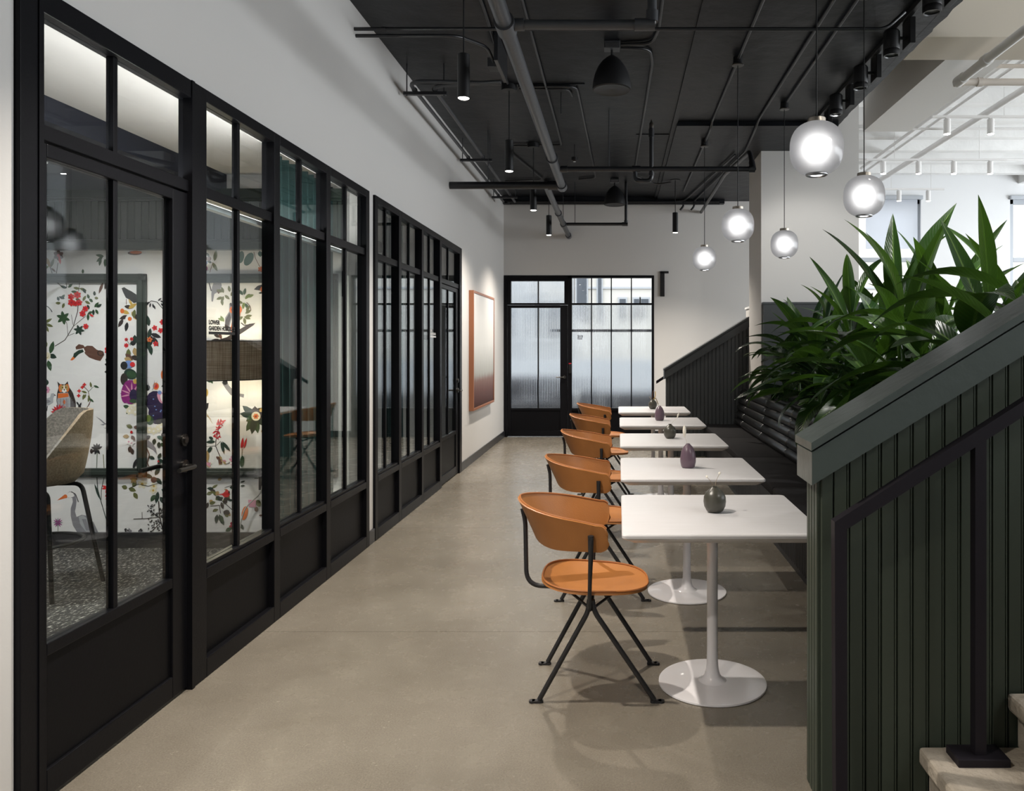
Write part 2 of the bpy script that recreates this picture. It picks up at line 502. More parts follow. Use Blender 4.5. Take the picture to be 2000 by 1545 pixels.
# ------------------------------------------------------------------ mesh helpers
class MB:
    def __init__(s):
        s.v = []
        s.f = []
        s.mi = []
        s.cur = 0

    def add(s, vs, fs):
        b = len(s.v)
        s.v += [tuple(p) for p in vs]
        for f in fs:
            s.f.append(tuple(i + b for i in f))
            s.mi.append(s.cur)
        return s

    def box(s, x0, x1, y0, y1, z0, z1, bev=0.0):
        if bev <= 0:
            vs = [(x, y, z) for x in (x0, x1) for y in (y0, y1) for z in (z0, z1)]
            return s.add(vs, [(0, 1, 3, 2), (4, 6, 7, 5), (0, 4, 5, 1), (2, 3, 7, 6), (0, 2, 6, 4), (1, 5, 7, 3)])
        bm = bmesh.new()
        bmesh.ops.create_cube(bm, size=1)
        for v in bm.verts:
            v.co = Vector(((x0 + x1) / 2 + v.co.x * (x1 - x0), (y0 + y1) / 2 + v.co.y * (y1 - y0), (z0 + z1) / 2 + v.co.z * (z1 - z0)))
        bmesh.ops.bevel(bm, geom=list(bm.edges), offset=bev, segments=2, affect='EDGES', profile=0.5)
        s.bm(bm)
        return s

    def bm(s, bm):
        bm.verts.index_update()
        s.add([v.co[:] for v in bm.verts], [[v.index for v in f.verts] for f in bm.faces])
        bm.free()
        return s

    def tube(s, pts, r, n=10, cap=True):
        pts = [Vector(p) for p in pts]
        rs = r if isinstance(r, (list, tuple)) else [r] * len(pts)
        b = len(s.v)
        up = None
        for i, p in enumerate(pts):
            if i == 0:
                d = pts[1] - p
            elif i == len(pts) - 1:
                d = p - pts[i - 1]
            else:
                d = (pts[i + 1] - p).normalized() + (p - pts[i - 1]).normalized()
            d.normalize()
            if up is None:
                up = Vector((0, 0, 1)) if abs(d.z) < 0.9 else Vector((1, 0, 0))
            a = d.cross(up)
            if a.length < 1e-4:
                a = d.cross(Vector((0, 1, 0)))
            a.normalize()
            c = a.cross(d).normalized()
            up = c
            for k in range(n):
                t = 2 * PI * k / n
                s.v.append(tuple(p + a * math.cos(t) * rs[i] + c * math.sin(t) * rs[i]))
        for i in range(len(pts) - 1):
            for k in range(n):
                k2 = (k + 1) % n
                s.f.append((b + i * n + k, b + i * n + k2, b + (i + 1) * n + k2, b + (i + 1) * n + k))
                s.mi.append(s.cur)
        if cap:
            s.f.append(tuple(b + k for k in range(n))[::-1])
            s.f.append(tuple(b + (len(pts) - 1) * n + k for k in range(n)))
            s.mi += [s.cur] * 2
        return s

    def lathe(s, prof, cx=0, cy=0, n=32, closed=True):
        b = len(s.v)
        for (r, z) in prof:
            for k in range(n):
                t = 2 * PI * k / n
                s.v.append((cx + r * math.cos(t), cy + r * math.sin(t), z))
        for i in range(len(prof) - 1):
            for k in range(n):
                k2 = (k + 1) % n
                s.f.append((b + i * n + k, b + i * n + k2, b + (i + 1) * n + k2, b + (i + 1) * n + k))
                s.mi.append(s.cur)
        if closed:
            s.f.append(tuple(b + k for k in range(n))[::-1])
            s.f.append(tuple(b + (len(prof) - 1) * n + k for k in range(n)))
            s.mi += [s.cur] * 2
        return s

    def prism(s, poly, axis, a, b):
        """extrude a 2D polygon along an axis; poly in the two other axes (in xyz order)"""
        def pt(u, v, w):
            return {'x': (w, u, v), 'y': (u, w, v), 'z': (u, v, w)}[axis]
        n = len(poly)
        vs = [pt(u, v, a) for u, v in poly] + [pt(u, v, b) for u, v in poly]
        fs = [tuple(range(n))[::-1], tuple(range(n, 2 * n))]
        for i in range(n):
            j = (i + 1) % n
            fs.append((i, j, n + j, n + i))
        return s.add(vs, fs)

    def build(s, name, mats, parent=None, smooth=False, origin=None, tagd=None):
        if isinstance(mats, str):
            mats = [mats]
        me = bpy.data.meshes.new(name)
        if parent is not None:
            og = Vector(parent.get('_o', (0, 0, 0)))
        elif origin is not None:
            og = Vector(origin)
        else:
            xs = [p[0] for p in s.v]
            ys = [p[1] for p in s.v]
            zs = [p[2] for p in s.v]
            og = Vector(((min(xs) + max(xs)) / 2, (min(ys) + max(ys)) / 2, min(zs)))
        me.from_pydata([(p[0] - og.x, p[1] - og.y, p[2] - og.z) for p in s.v], [], s.f)
        for mm in mats:
            me.materials.append(M[mm])
        if len(mats) > 1:
            me.polygons.foreach_set('material_index', s.mi)
        bm = bmesh.new()
        bm.from_mesh(me)
        bmesh.ops.recalc_face_normals(bm, faces=bm.faces)
        bm.to_mesh(me)
        bm.free()
        if smooth:
            me.polygons.foreach_set('use_smooth', [True] * len(me.polygons))
            try:
                me.set_sharp_from_angle(angle=R(smooth if smooth is not True else 40))
            except Exception:
                pass
        o = bpy.data.objects.new(name, me)
        C.objects.link(o)
        if parent is not None:
            o.parent = parent
        else:
            o.location = og
        ORIG[o.name] = og
        o['_o'] = tuple(og)
        return o


ORIG = {}


def thing(name, label, cat, loc, group=None, rz=0.0):
    o = bpy.data.objects.new(name, None)
    o.empty_display_size = 0.1
    C.objects.link(o)
    o.location = loc
    o.rotation_euler = (0, 0, rz)
    o['_o'] = tuple(loc)
    o['label'] = label
    o['category'] = cat
    if group:
        o['group'] = group
    return o


def tag(o, label, cat, group=None):
    o['label'] = label
    o['category'] = cat
    if group:
        o['group'] = group
    return o


def struct(o, label=None, cat=None):
    o['kind'] = 'structure'
    if label:
        o['label'] = label
    if cat:
        o['category'] = cat
    return o


def sthing(name, label, cat, loc):
    o = thing(name, label, cat, loc)
    o['kind'] = 'structure'
    return o


def copy_tree(o, parent=None):
    c = o.copy()
    C.objects.link(c)
    c.parent = parent
    for ch in o.children:
        copy_tree(ch, c)
    return c


def box(name, m, x0, x1, y0, y1, z0, z1, parent=None, bev=0.0):
    return MB().box(x0, x1, y0, y1, z0, z1, bev).build(name, m, parent)


def arc(c, r, a0, a1, n, plane='xz'):
    out = []
    for i in range(n + 1):
        a = a0 + (a1 - a0) * i / n
        u, v = r * math.cos(a), r * math.sin(a)
        out.append({'xz': (c[0] + u, c[1], c[2] + v), 'xy': (c[0] + u, c[1] + v, c[2]), 'yz': (c[0], c[1] + u, c[2] + v)}[plane])
    return out


def rounded(pts, r=0.06, n=5):
    """polyline with rounded inner corners"""
    pts = [Vector(p) for p in pts]
    out = [pts[0]]
    for i in range(1, len(pts) - 1):
        a, b, c = pts[i - 1], pts[i], pts[i + 1]
        d1, d2 = (a - b), (c - b)
        rr_ = min(r, d1.length * 0.45, d2.length * 0.45)
        p1 = b + d1.normalized() * rr_
        p2 = b + d2.normalized() * rr_
        for k in range(n + 1):
            t = k / n
            out.append((1 - t) ** 2 * p1 + 2 * t * (1 - t) * b + t * t * p2)
    out.append(pts[-1])
    return out


# ------------------------------------------------------------------ THE SETTING
XW = -1.83          # corridor's left wall face
YB = 12.30          # rear wall face
ZC = 3.82           # black ceiling

# floor: saw-cut slabs with thin recessed joints
fl = MB().box(-1.95, 10.0, -5.0, 14.2, -0.12, -0.012).build('floor', 'gasket')
struct(fl, 'polished grey-brown concrete floor of the corridor', 'floor')
xs = [-1.95, 3.2, 10.0]
ys = [-5.0, 1.2, 3.925, 6.165, 9.6, YB + 0.4, 14.2]
for i in range(len(xs) - 1):
    for j in range(len(ys) - 1):
        box('floor_slab', 'concrete', xs[i] + 0.0012, xs[i + 1] - 0.0012, ys[j] + 0.0012, ys[j + 1] - 0.0012, -0.012, 0.0, fl)

# left wall, with the two glazed openings cut out of it
w = MB()
T0, T1 = XW - 0.15, XW
HD = 2.59
w.box(T0, T1, -5.0, 2.325, 0, HD)
w.box(T0, T1, 5.605, 5.735, 0, HD)
w.box(T0, T1, 8.92, YB, 0, HD)
w.box(T0, T1, -5.0, YB, HD, 4.2)
struct(w.build('wall_left', 'wall_paint'), 'off-white plaster wall above the black glazed partitions', 'wall')
# rear wall with its opening
w = MB()
w.box(-1.98, -1.845, YB, YB + 0.16, 0, HD)
w.box(0.578, 2.45, YB, YB + 0.16, 0, HD)
w.box(2.3, 2.45, YB + 0.16, 14.4, 0, 4.72)
w.box(-1.98, 2.45, YB, YB + 0.16, HD, 4.72)
struct(w.build('wall_back', 'wall_paint'), 'pale plaster end wall around the reeded glass door', 'wall')
# column to the right of the corridor and low parapet at its foot
col_ = MB().box(1.70, 2.86, 9.12, 9.95, 0, 4.75)
struct(col_.build('wall_column', 'wall_paint'), 'broad off-white plaster column behind the planting', 'column')

# far office: back wall with windows, right wall, ceiling with joists
w = MB()
YO = 14.2
XO = 10.0
wins = [(4.35, 5.60), (7.25, 8.6)]
w.box(2.3, wins[0][0], YO, YO + 0.2, 0, 4.72)
w.box(wins[0][1], wins[1][0], YO, YO + 0.2, 0, 4.72)
w.box(wins[1][1], XO, YO, YO + 0.2, 0, 4.72)
for a, b_ in wins:
    w.box(a, b_, YO, YO + 0.2, 0, 1.9)
    w.box(a, b_, YO, YO + 0.2, 4.18, 4.72)
struct(w.build('wall_office', 'office_white'), 'bright white office wall with tall windows beyond the plants', 'wall')
w = MB()
w.box(XO, XO + 0.2, -5.0, YO, 0, 1.2)
w.box(XO, XO + 0.2, -5.0, YO, 3.9, 4.72)
for k in range(6):
    y = -5.0 + k * 3.78
    w.box(XO, XO + 0.2, y, y + 0.4, 1.2, 3.9)
struct(w.build('wall_right', 'office_white'), 'white outer office wall with a row of windows', 'wall')
w = MB()
w.box(-1.98, XO, -5.2, -5.0, 0, 4.72)
struct(w.build('wall_front', 'office_white'), 'plain white wall behind the viewer', 'wall')

# black ceiling (slab) with a shallow dropped field and a ragged painted edge on the right
ce = MB().box(-1.98, 2.30, -5.0, YB + 0.1, ZC, ZC + 0.25).build('ceiling', 'ceiling_black')
struct(ce, 'black painted concrete ceiling over the corridor', 'ceiling')
e = MB()
edge = [(2.28, -5.0)]
y = -5.0
while y < 8.15:
    edge.append((2.351 + rnd.uniform(-0.008, 0.008), y))
    y += rnd.uniform(0.05, 0.14)
edge += [(2.351, 9.12), (2.28, 9.12)]
e.prism(edge, 'z', ZC - 0.001, ZC + 0.25)
e.build('painted_edge', 'ceiling_black', ce)
MB().box(0.62, 2.32, 8.08, YB, ZC - 0.045, ZC).build('dropped_panel', 'ceiling_black', ce)
MB().box(0.575, 0.625, -5.0, YB, ZC - 0.022, ZC).build('formwork_ridge', 'ceiling_black', ce)
for i, (x0, x1, y0, y1) in enumerate([(-1.83, -0.3, 6.9, 6.925), (0.2, 0.57, 8.55, 8.57), (-0.3, 0.57, 4.9, 4.92)]):
    MB().box(x0, x1, y0, y1, ZC - 0.008, ZC).build('formwork_ridge', 'ceiling_black', ce)
MB().box(-1.83, 1.69, YB - 0.12, YB, ZC - 0.10, ZC).build('rear_ledge', 'ceiling_black', ce)

# white office ceiling and its beams
oc = MB().box(2.32, XO + 0.2, -5.2, YO + 0.2, 4.72, 4.9).build('ceiling_office', 'ceiling_white')
struct(oc, 'white painted concrete ceiling of the bright office', 'ceiling')
for k in range(7):
    y = 8.9 + k * 0.78
    MB().box(2.98, XO, y, y + 0.16, 4.52, 4.72).build('joist', 'ceiling_white', oc)
MB().box(7.4, 8.1, 6.336, YO, 4.46, 4.72).build('joist', 'ceiling_white', oc)
MB().box(2.31, 2.36, -5.0, 9.12, ZC + 0.25, 4.72).build('upstand', 'beam_white', oc)
bm1 = MB().box(2.352, XO, 5.863, 6.336, ZC, 4.72)
struct(bm1.build('trim_1', 'beam_cream'), 'cream concrete cross beam at the top right', 'beam')
bm2 = MB().box(2.70, 3.205, 6.336, 8.46, ZC, 4.72)
struct(bm2.build('trim_2', 'beam_white'), 'white concrete beam running back from the cross beam', 'beam')

# baseboards
for a, b_, nm in ((8.925, YB, 'baseboard_left'), (5.607, 5.733, 'baseboard_left_pier')):
    struct(box(nm, 'baseboard_black', XW, XW + 0.016, a, b_, 0, 0.10, bev=0.003), 'black baseboard along the left wall' if nm == 'baseboard_left' else 'short black baseboard between the two glazed partitions', 'baseboard')
struct(box('baseboard_back', 'baseboard_black', 0.58, 1.1, YB - 0.016, YB, 0, 0.10, bev=0.003), 'black baseboard along the end wall', 'baseboard')

# ------------------------------------------------------------------ glazed partitions on the left
FX = -1.812   # outer face of frames
GX = -1.850   # glass plane
BX = -1.880   # inner face of frames
ZT0, ZT1 = 2.115, 2.165   # transom
ZS = 0.485    # sill top


def vpost(root, y0, y1, z0=0.0, z1=HD, x0=BX, x1=FX, name='mullion'):
    o = MB().box(x0, x1, y0, y1, z0, z1, 0.003).build(name, 'frame_black', root)
    return o


def glass_bay(root, y0, y1, nm=1):
    """one fixed bay: panes above and below the transom, centre muntin, recessed lower panel"""
    MB().box(BX, FX, y0, y1, 0.0, 0.085, 0.003).build('base_rail', 'frame_black', root)
    MB().box(BX, FX, y0, y1, ZS - 0.05, ZS - 0.005, 0.003).build('sill_rail', 'frame_black', root)
    MB().box(BX + 0.004, FX - 0.010, y0, y1, ZS - 0.005, ZS + 0.012, 0.003).build('sill_bead', 'frame_black', root)
    MB().box(BX, FX - 0.012, y0, y1, ZT0, ZT1, 0.003).build('transom_rail', 'frame_black', root)
    MB().box(BX, FX, y0, y1, HD - 0.055, HD, 0.003).build('head_rail', 'frame_black', root)
    MB().box(GX - 0.012, FX - 0.030, y0, y1, 0.085, ZS - 0.05, 0.0).build('lower_panel', 'panel_black', root)
    ym = (y0 + y1) / 2
    for za, zb in ((ZS + 0.012, ZT0), (ZT1, HD - 0.055)):
        MB().box(GX - 0.014, GX + 0.014, ym - 0.0125, ym + 0.0125, za, zb, 0.002).build('muntin', 'frame_black', root)
        for a, b_ in ((y0, ym - 0.0125), (ym + 0.0125, y1)):
            MB().box(GX - 0.004, GX + 0.004, a, b_, za, zb).build('glass_pane', 'glass', root)


def swing_door(name, label, y0, y1, lever_side=1):
    """framed glass door leaf with bottom panel, glazed transom light above, lever handle"""
    d = sthing(name, label, 'door', (GX, (y0 + y1) / 2, 0))
    X0, X1 = GX - 0.024, GX + 0.020
    st0, st1 = y0 + 0.06, y1 - 0.125
    MB().box(X0, X1, y0 + 0.004, st0, 0.012, ZT0 - 0.006, 0.003).build('stile', 'frame_black', d)
    lk = MB().box(X0, X1, st1, y1 - 0.004, 0.012, ZT0 - 0.006, 0.003).build('stile', 'frame_black', d)
    MB().box(X0, X1, st0, st1, 0.012, 0.10, 0.003).build('bottom_rail', 'frame_black', d)
    MB().box(X0, X1, st0, st1, ZS - 0.02, ZS + 0.02, 0.003).build('lock_rail', 'frame_black', d)
    MB().box(X0, X1, st0, st1, ZT0 - 0.05, ZT0 - 0.006, 0.003).build('top_rail', 'frame_black', d)
    MB().box(X0 + 0.012, X1 - 0.012, st0, st1, 0.10, ZS - 0.02).build('lower_panel', 'panel_black', d)
    ym = (y0 + y1 - 0.06) / 2 - 0.005
    MB().box(GX - 0.014, GX + 0.014, ym - 0.0125, ym + 0.0125, ZS + 0.02, ZT0 - 0.05, 0.002).build('muntin', 'frame_black', d)
    for a, b_ in ((st0, ym - 0.0125), (ym + 0.0125, st1)):
        MB().box(GX - 0.004, GX + 0.004, a, b_, ZS + 0.02, ZT0 - 0.05).build('glass_pane', 'glass', d)
    # transom light
    MB().box(BX, FX - 0.012, y0, y1, ZT0, ZT1, 0.003).build('transom_rail', 'frame_black', d)
    MB().box(BX, FX, y0, y1, HD - 0.075, HD, 0.003).build('head_rail', 'frame_black', d)
    MB().box(GX - 0.014, GX + 0.014, ym - 0.0125, ym + 0.0125, ZT1, HD - 0.075, 0.002).build('muntin', 'frame_black', d)
    for a, b_ in ((y0, ym - 0.0125), (ym + 0.0125, y1)):
        MB().box(GX - 0.004, GX + 0.004, a, b_, ZT1, HD - 0.075).build('glass_pane', 'glass', d)
    # lever handles on both sides, lock cylinder
    yl = (st1 + y1) / 2 + 0.012
    for sx in (1, -1):
        xf = X1 if sx > 0 else X0
        h = MB()
        h.tube([(xf, yl, 0.955), (xf + sx * 0.012, yl, 0.955)], 0.027, 20)
        h.tube(rounded([(xf + sx * 0.01, yl, 0.955), (xf + sx * 0.055, yl, 0.955), (xf + sx * 0.055, yl - 0.125, 0.955)], 0.02), 0.0095, 10)
        h.build('lever_handle', 'dark_bronze', d, smooth=True)
    h = MB()
    h.tube([(X1, yl, 1.065), (X1 + 0.010, yl, 1.065)], 0.026, 20)
    h.tube([(X1 + 0.010, yl, 1.065), (X1 + 0.016, yl, 1.065)], 0.014, 16)
    h.build('lock_cylinder', 'dark_bronze', d, smooth=True)
    return d


w1 = sthing('window_1', 'near black-framed glazed partition with fixed panes', 'glazed partition', (GX, 4.4, 0))
vpost(w1, 2.328, 2.402, name='jamb')
vpost(w1, 3.282, 3.385)
MB().box(FX - 0.035, FX + 0.004, 3.262, 3.284, 0, HD).build('door_stop', 'frame_black', w1)
MB().box(FX - 0.035, FX + 0.004, 2.40, 2.42, 0, HD).build('door_stop', 'frame_black', w1)
glass_bay(w1, 3.385, 4.050)
vpost(w1, 4.050, 4.120)
glass_bay(w1, 4.120, 4.778)
vpost(w1, 4.778, 4.846)
glass_bay(w1, 4.846, 5.535)
vpost(w1, 5.535, 5.603, name='jamb')
swing_door('door_1', 'near black-framed glass door with lever handle', 2.402, 3.282)
w2 = sthing('window_2', 'further black-framed glazed partition with fixed panes', 'glazed partition', (GX, 7.2, 0))
vpost(w2, 5.737, 5.80, name='jamb')
glass_bay(w2, 5.80, 6.36)
vpost(w2, 6.36, 6.43)
glass_bay(w2, 6.43, 7.10)
vpost(w2, 7.10, 7.168)
glass_bay(w2, 7.168, 7.82)
vpost(w2, 7.82, 7.90)
vpost(w2, 8.80, 8.918, name='jamb')
swing_door('door_2', 'further black-framed glass door with lever handle', 7.90, 8.80)


def text_mesh(body, size, bold=0.0, squeeze=1.0, fit=None):
    cu = bpy.data.curves.new('txt', 'FONT')
    cu.body = body
    cu.size = size
    cu.offset = bold
    cu.extrude = 0.0004
    cu.space_line = 0.85
    ob = bpy.data.objects.new('txt', cu)
    C.objects.link(ob)
    bpy.context.view_layer.update()
    dg = bpy.context.evaluated_depsgraph_get()
    me = bpy.data.meshes.new_from_object(ob.evaluated_get(dg))
    bpy.data.objects.remove(ob)
    if fit:
        squeeze = fit / max(v.co.x for v in me.vertices)
    for v in me.vertices:
        v.co.x *= squeeze
    return me


def place_text(name, body, size, root, mtx, m='lettering', bold=0.0, squeeze=1.0, fit=None):
    me = text_mesh(body, size, bold, squeeze, fit)
    og = Vector(root['_o'])
    for v in me.vertices:
        v.co = (mtx @ v.co) - og
    me.materials.clear()
    me.materials.append(M[m])
    o = bpy.data.objects.new(name, me)
    C.objects.link(o)
    o.parent = root
    return o


# lettering on the glass of the first bay and on the second partition
def left_text(y, z):
    return Matrix.Translation((GX + 0.0055, y, z)) @ Matrix(((0, 0, 1, 0), (1, 0, 0, 0), (0, 1, 0, 0), (0, 0, 0, 1)))


place_text('lettering', 'LOWER', 0.027, w1, left_text(3.462, 1.559), bold=0.0013, fit=0.098)
place_text('lettering', 'GARDEN HUDDLE 2', 0.027, w1, left_text(3.462, 1.532), bold=0.0013, fit=0.236)
MB().box(GX + 0.005, GX + 0.006, 3.462, 3.698, 1.513, 1.526).build('lettering_bar', 'lettering', w1)
place_text('lettering', 'LOWER', 0.030, w2, left_text(7.53, 1.600), 'lettering_light', bold=0.0012, fit=0.10)
place_text('lettering', 'GARDEN HUDDLE', 0.030, w2, left_text(7.53, 1.570), 'lettering_light', bold=0.0012, fit=0.24)
MB().box(GX + 0.005, GX + 0.006, 7.53, 7.78, 1.545, 1.559).build('lettering_bar', 'lettering_light', w2)

# ------------------------------------------------------------------ the two rooms behind the partitions
struct(box('floor_room', 'carpet', -5.2, -1.95, 0.2, 9.2, -0.05, 0.003), 'dark flecked carpet in the rooms behind the glass', 'carpet')
YP = 5.555
wp = MB().box(-5.2, T0 + 0.02, YP, YP + 0.13, 0, 3.0)
wall_room = struct(wp.build('wall_room_back', 'wallpaper'), 'white wallpaper wall printed with birds and flowers', 'wall')
struct(box('wall_room_left', 'room_white', -5.35, -5.2, 0.2, 9.2, 0, 3.0), 'pale outer wall of the small rooms', 'wall')
struct(box('wall_room_front', 'room_white', -5.2, T0, 0.05, 0.2, 0, 3.0), 'pale front wall of the near room', 'wall')
struct(box('wall_room_end', 'room_white', -5.2, T0, 9.2, 9.35, 0, 3.0), 'pale end wall of the further room', 'wall')
cr = MB().box(-5.2, T0 + 0.02, 0.2, 9.2, 2.70, 2.80).build('ceiling_room', 'room_white')
struct(cr, 'pale raised ceiling strip beside the glass', 'ceiling')
MB().box(-5.2, -2.83, 0.2, 9.2, 2.575, 2.70).build('dropped_soffit', 'navy_ceiling', cr)
# green valance: cornice, beaded boards, lower moulding
for nm, z0, z1, d_ in (('cornice', 2.52, 2.585, 0.075), ('cornice', 2.50, 2.52, 0.06), ('valance_moulding', 2.150, 2.205, 0.07), ('valance_moulding', 2.205, 2.225, 0.055)):
    MB().box(-5.2, T0 + 0.02, YP - d_, YP, z0, z1, 0.004).build(nm, 'green_room', wall_room)
x = -4.35
bd = None
while x < -1.98:
    if bd is None:
        bd = MB().box(x, x + 0.046, YP - 0.045, YP, 2.225, 2.50, 0.003).build('valance_board', 'green_room', wall_room)
        x0_ = x
    else:
        o = bd.copy()
        C.objects.link(o)
        o.location.x += x - x0_
    x += 0.052


def frame_mould(x0, x1, z0, z1):
    for (a, b_, c, d_) in ((x0, x1, z1 - 0.066, z1), (x0, x1, z0, z0 + 0.066), (x0, x0 + 0.066, z0, z1), (x1 - 0.066, x1, z0, z1)):
        q = MB().box(a, b_, YP - 0.022, YP, c, d_, 0.004)
        q.box(a + 0.018 * (d_ - c > 0.1), b_ - 0.018 * (d_ - c > 0.1), YP - 0.034, YP - 0.02, c + 0.018 * (d_ - c < 0.1), d_ - 0.018 * (d_ - c < 0.1), 0.004)
        q.build('frame_moulding', 'green_room', wall_room)


frame_mould(-4.95, -3.405, 0.512, 1.981)
frame_mould(-3.19, -2.02, 0.512, 1.981)
MB().box(-5.2, T0, YP - 0.02, YP, 0, 0.115, 0.004).build('baseboard_strip', 'baseboard_black', wall_room)


# printed birds and flowers (flat print on the paper)
class Print:
    def __init__(s):
        s.mb = MB()
        s.mats = []
        s.k = 0

    def poly(s, pts, c):
        if c not in s.mats:
            s.mats.append(c)
        s.mb.cur = s.mats.index(c)
        s.k += 1
        y = YP - 0.0006 - s.k * 0.00004
        vs = [((px - 1207) * 0.0037, y, 1.461 - (py - 675.5) * 0.0037) for px, py in pts]
        s.mb.add(vs, [tuple(range(len(vs)))])
        return s

    def ell(s, x, y, a, b, c, rot=0, n=14):
        cr_, sr = math.cos(R(rot)), math.sin(R(rot))
        return s.poly([(x + a * math.cos(t) * cr_ - b * math.sin(t) * sr, y + a * math.cos(t) * sr + b * math.sin(t) * cr_) for t in [2 * PI * i / n for i in range(n)]], c)

    def leaf(s, x, y, ang, l_, w_, c):
        ca, sa = math.cos(R(ang)), math.sin(R(ang))
        pts = []
        for t, h in ((0, 0), (0.2, 0.7), (0.45, 1), (0.75, 0.7), (1, 0), (0.75, -0.7), (0.45, -1), (0.2, -0.7)):
            u, v = t * l_, h * w_ / 2
            pts.append((x + u * ca - v * sa, y + u * sa + v * ca))
        s.poly(pts, c)
        return s

    def star(s, x, y, n, l_, w_, c, a0=0):
        for i in range(n):
            s.leaf(x, y, a0 + 360 * i / n, l_, w_, c)
        return s

    def flower(s, x, y, r, c, cc=None, n=5, a0=0):
        s.star(x, y, n, r, r * 0.75, c, a0)
        if cc:
            s.ell(x, y, r * 0.28, r * 0.28, cc)
        return s

    def line(s, pts, w_, c):
        for i in range(len(pts) - 1):
            (x0, y0), (x1, y1) = pts[i], pts[i + 1]
            d = math.hypot(x1 - x0, y1 - y0) or 1
            nx, ny = -(y1 - y0) / d * w_ / 2, (x1 - x0) / d * w_ / 2
            s.poly([(x0 + nx, y0 + ny), (x1 + nx, y1 + ny), (x1 - nx, y1 - ny), (x0 - nx, y0 - ny)], c)
        return s

    def sprig(s, x, y, n, spread, cols, l0=8, l1=14, seed=1):
        q = random.Random(seed)
        for i in range(n):
            s.leaf(x + q.uniform(-spread, spread), y + q.uniform(-spread, spread), q.uniform(0, 360), q.uniform(l0, l1), q.uniform(4, 6.5), q.choice(cols))
        return s

    def done(s, name):
        return s.mb.build(name, s.mats, wall_room)


def z1(cx, cy):   # point read in the first close-up
    return (70 + cx / 4.83, 480 + cy / 4.83)


def z2(cx, cy):
    return (70 + cx / 4.83, 780 + cy / 4.83)


def z3(cx, cy):
    return (390 + cx / 4.983, 480 + cy / 4.983)


def z4(cx, cy):
    return (390 + cx / 4.983, 780 + cy / 4.983)


# flowering branch
p = Print()
p.line([z1(175, 948), z1(270, 890), z1(350, 760), z1(390, 620), z1(395, 550)], 1.5, 'p_dbrown')
p.line([z1(350, 760), z1(465, 665)], 1.0, 'p_dbrown').line([z1(345, 745), z1(332, 650)], 0.9, 'p_dbrown').line([z1(300, 850), z1(360, 825)], 0.9, 'p_dbrown').line([z1(300, 850), z1(290, 740), z1(270, 690)], 0.9, 'p_dbrown')
p.line([z1(200, 350), z1(250, 390), z1(290, 390), z1(280, 350)], 1.3, 'p_dbrown').line([z1(410, 350), z1(400, 430)], 1, 'p_dbrown')
p.star(*z1(255, 680), 6, 14, 7, 'p_green', 20).star(*z1(405, 795), 6, 11, 5.5, 'p_dgreen', 10)
for cx, cy, a, l_ in ((290, 400, 200, 14), (300, 395, 320, 12), (350, 395, 10, 14), (410, 400, 20, 15), (440, 400, 60, 12), (270, 460, 130, 12), (270, 500, 200, 13), (265, 540, 110, 11), (215, 520, 250, 9), (230, 540, 180, 10), (330, 430, 10, 14), (440, 520, 300, 12), (460, 520, 30, 12), (500, 500, 250, 10), (500, 500, 40, 10), (550, 470, 270, 9), (550, 490, 10, 8), (550, 580, 310, 13), (540, 600, 90, 12), (560, 600, 60, 11), (530, 620, 150, 11), (570, 580, 330, 12), (490, 640, 90, 14), (500, 600, 250, 10), (370, 500, 20, 12)):
    p.leaf(*z1(cx, cy), a, l_, 5.5, rnd.choice(['p_green', 'p_dgreen', 'p_green', 'p_olive']))
for cx, cy, r in ((330, 480, 7), (390, 465, 8), (335, 535, 8), (405, 535, 7), (370, 545, 6), (465, 595, 6.5), (440, 640, 7), (470, 760, 6)):
    p.flower(*z1(cx, cy), r, 'p_red', 'p_crimson', 6, cx)
p.leaf(*z1(505, 645), 30, 10, 4, 'p_red')
p.done('azalea_print')
# upper sprigs
p = Print()
p.line([z1(150, 260), z1(130, 200)], 1.3, 'p_dbrown').line([z1(190, 260), z1(205, 160)], 1.4, 'p_dbrown')
p.leaf(*z1(130, 205), 250, 22, 7, 'p_tan').leaf(*z1(135, 205), 290, 20, 6, 'p_olive').leaf(*z1(120, 190), 150, 14, 5, 'p_lime').leaf(*z1(140, 210), 40, 12, 4, 'p_brown')
p.flower(*z1(210, 90), 11, 'p_brown', 'p_red', 6, 30).leaf(*z1(215, 95), 80, 17, 5, 'p_red')
p.line([z1(665, 60), z1(700, 220)], 1.3, 'p_dbrown')
for cx, cy, a in ((640, 100, 190), (630, 100, 140), (610, 110, 100), (650, 120, 90), (660, 150, 70), (690, 150, 330)):
    p.leaf(*z1(cx, cy), a, 17, 6, 'p_green')
p.ell(*z1(710, 230), 5, 6, 'p_orange').leaf(*z1(440, 262), 270, 9, 5, 'p_green')
p.ell(*z1(930, 68), 14, 4, 'p_brown').ell(*z1(940, 62), 12, 3, 'p_orange')
p.done('sprig_print')
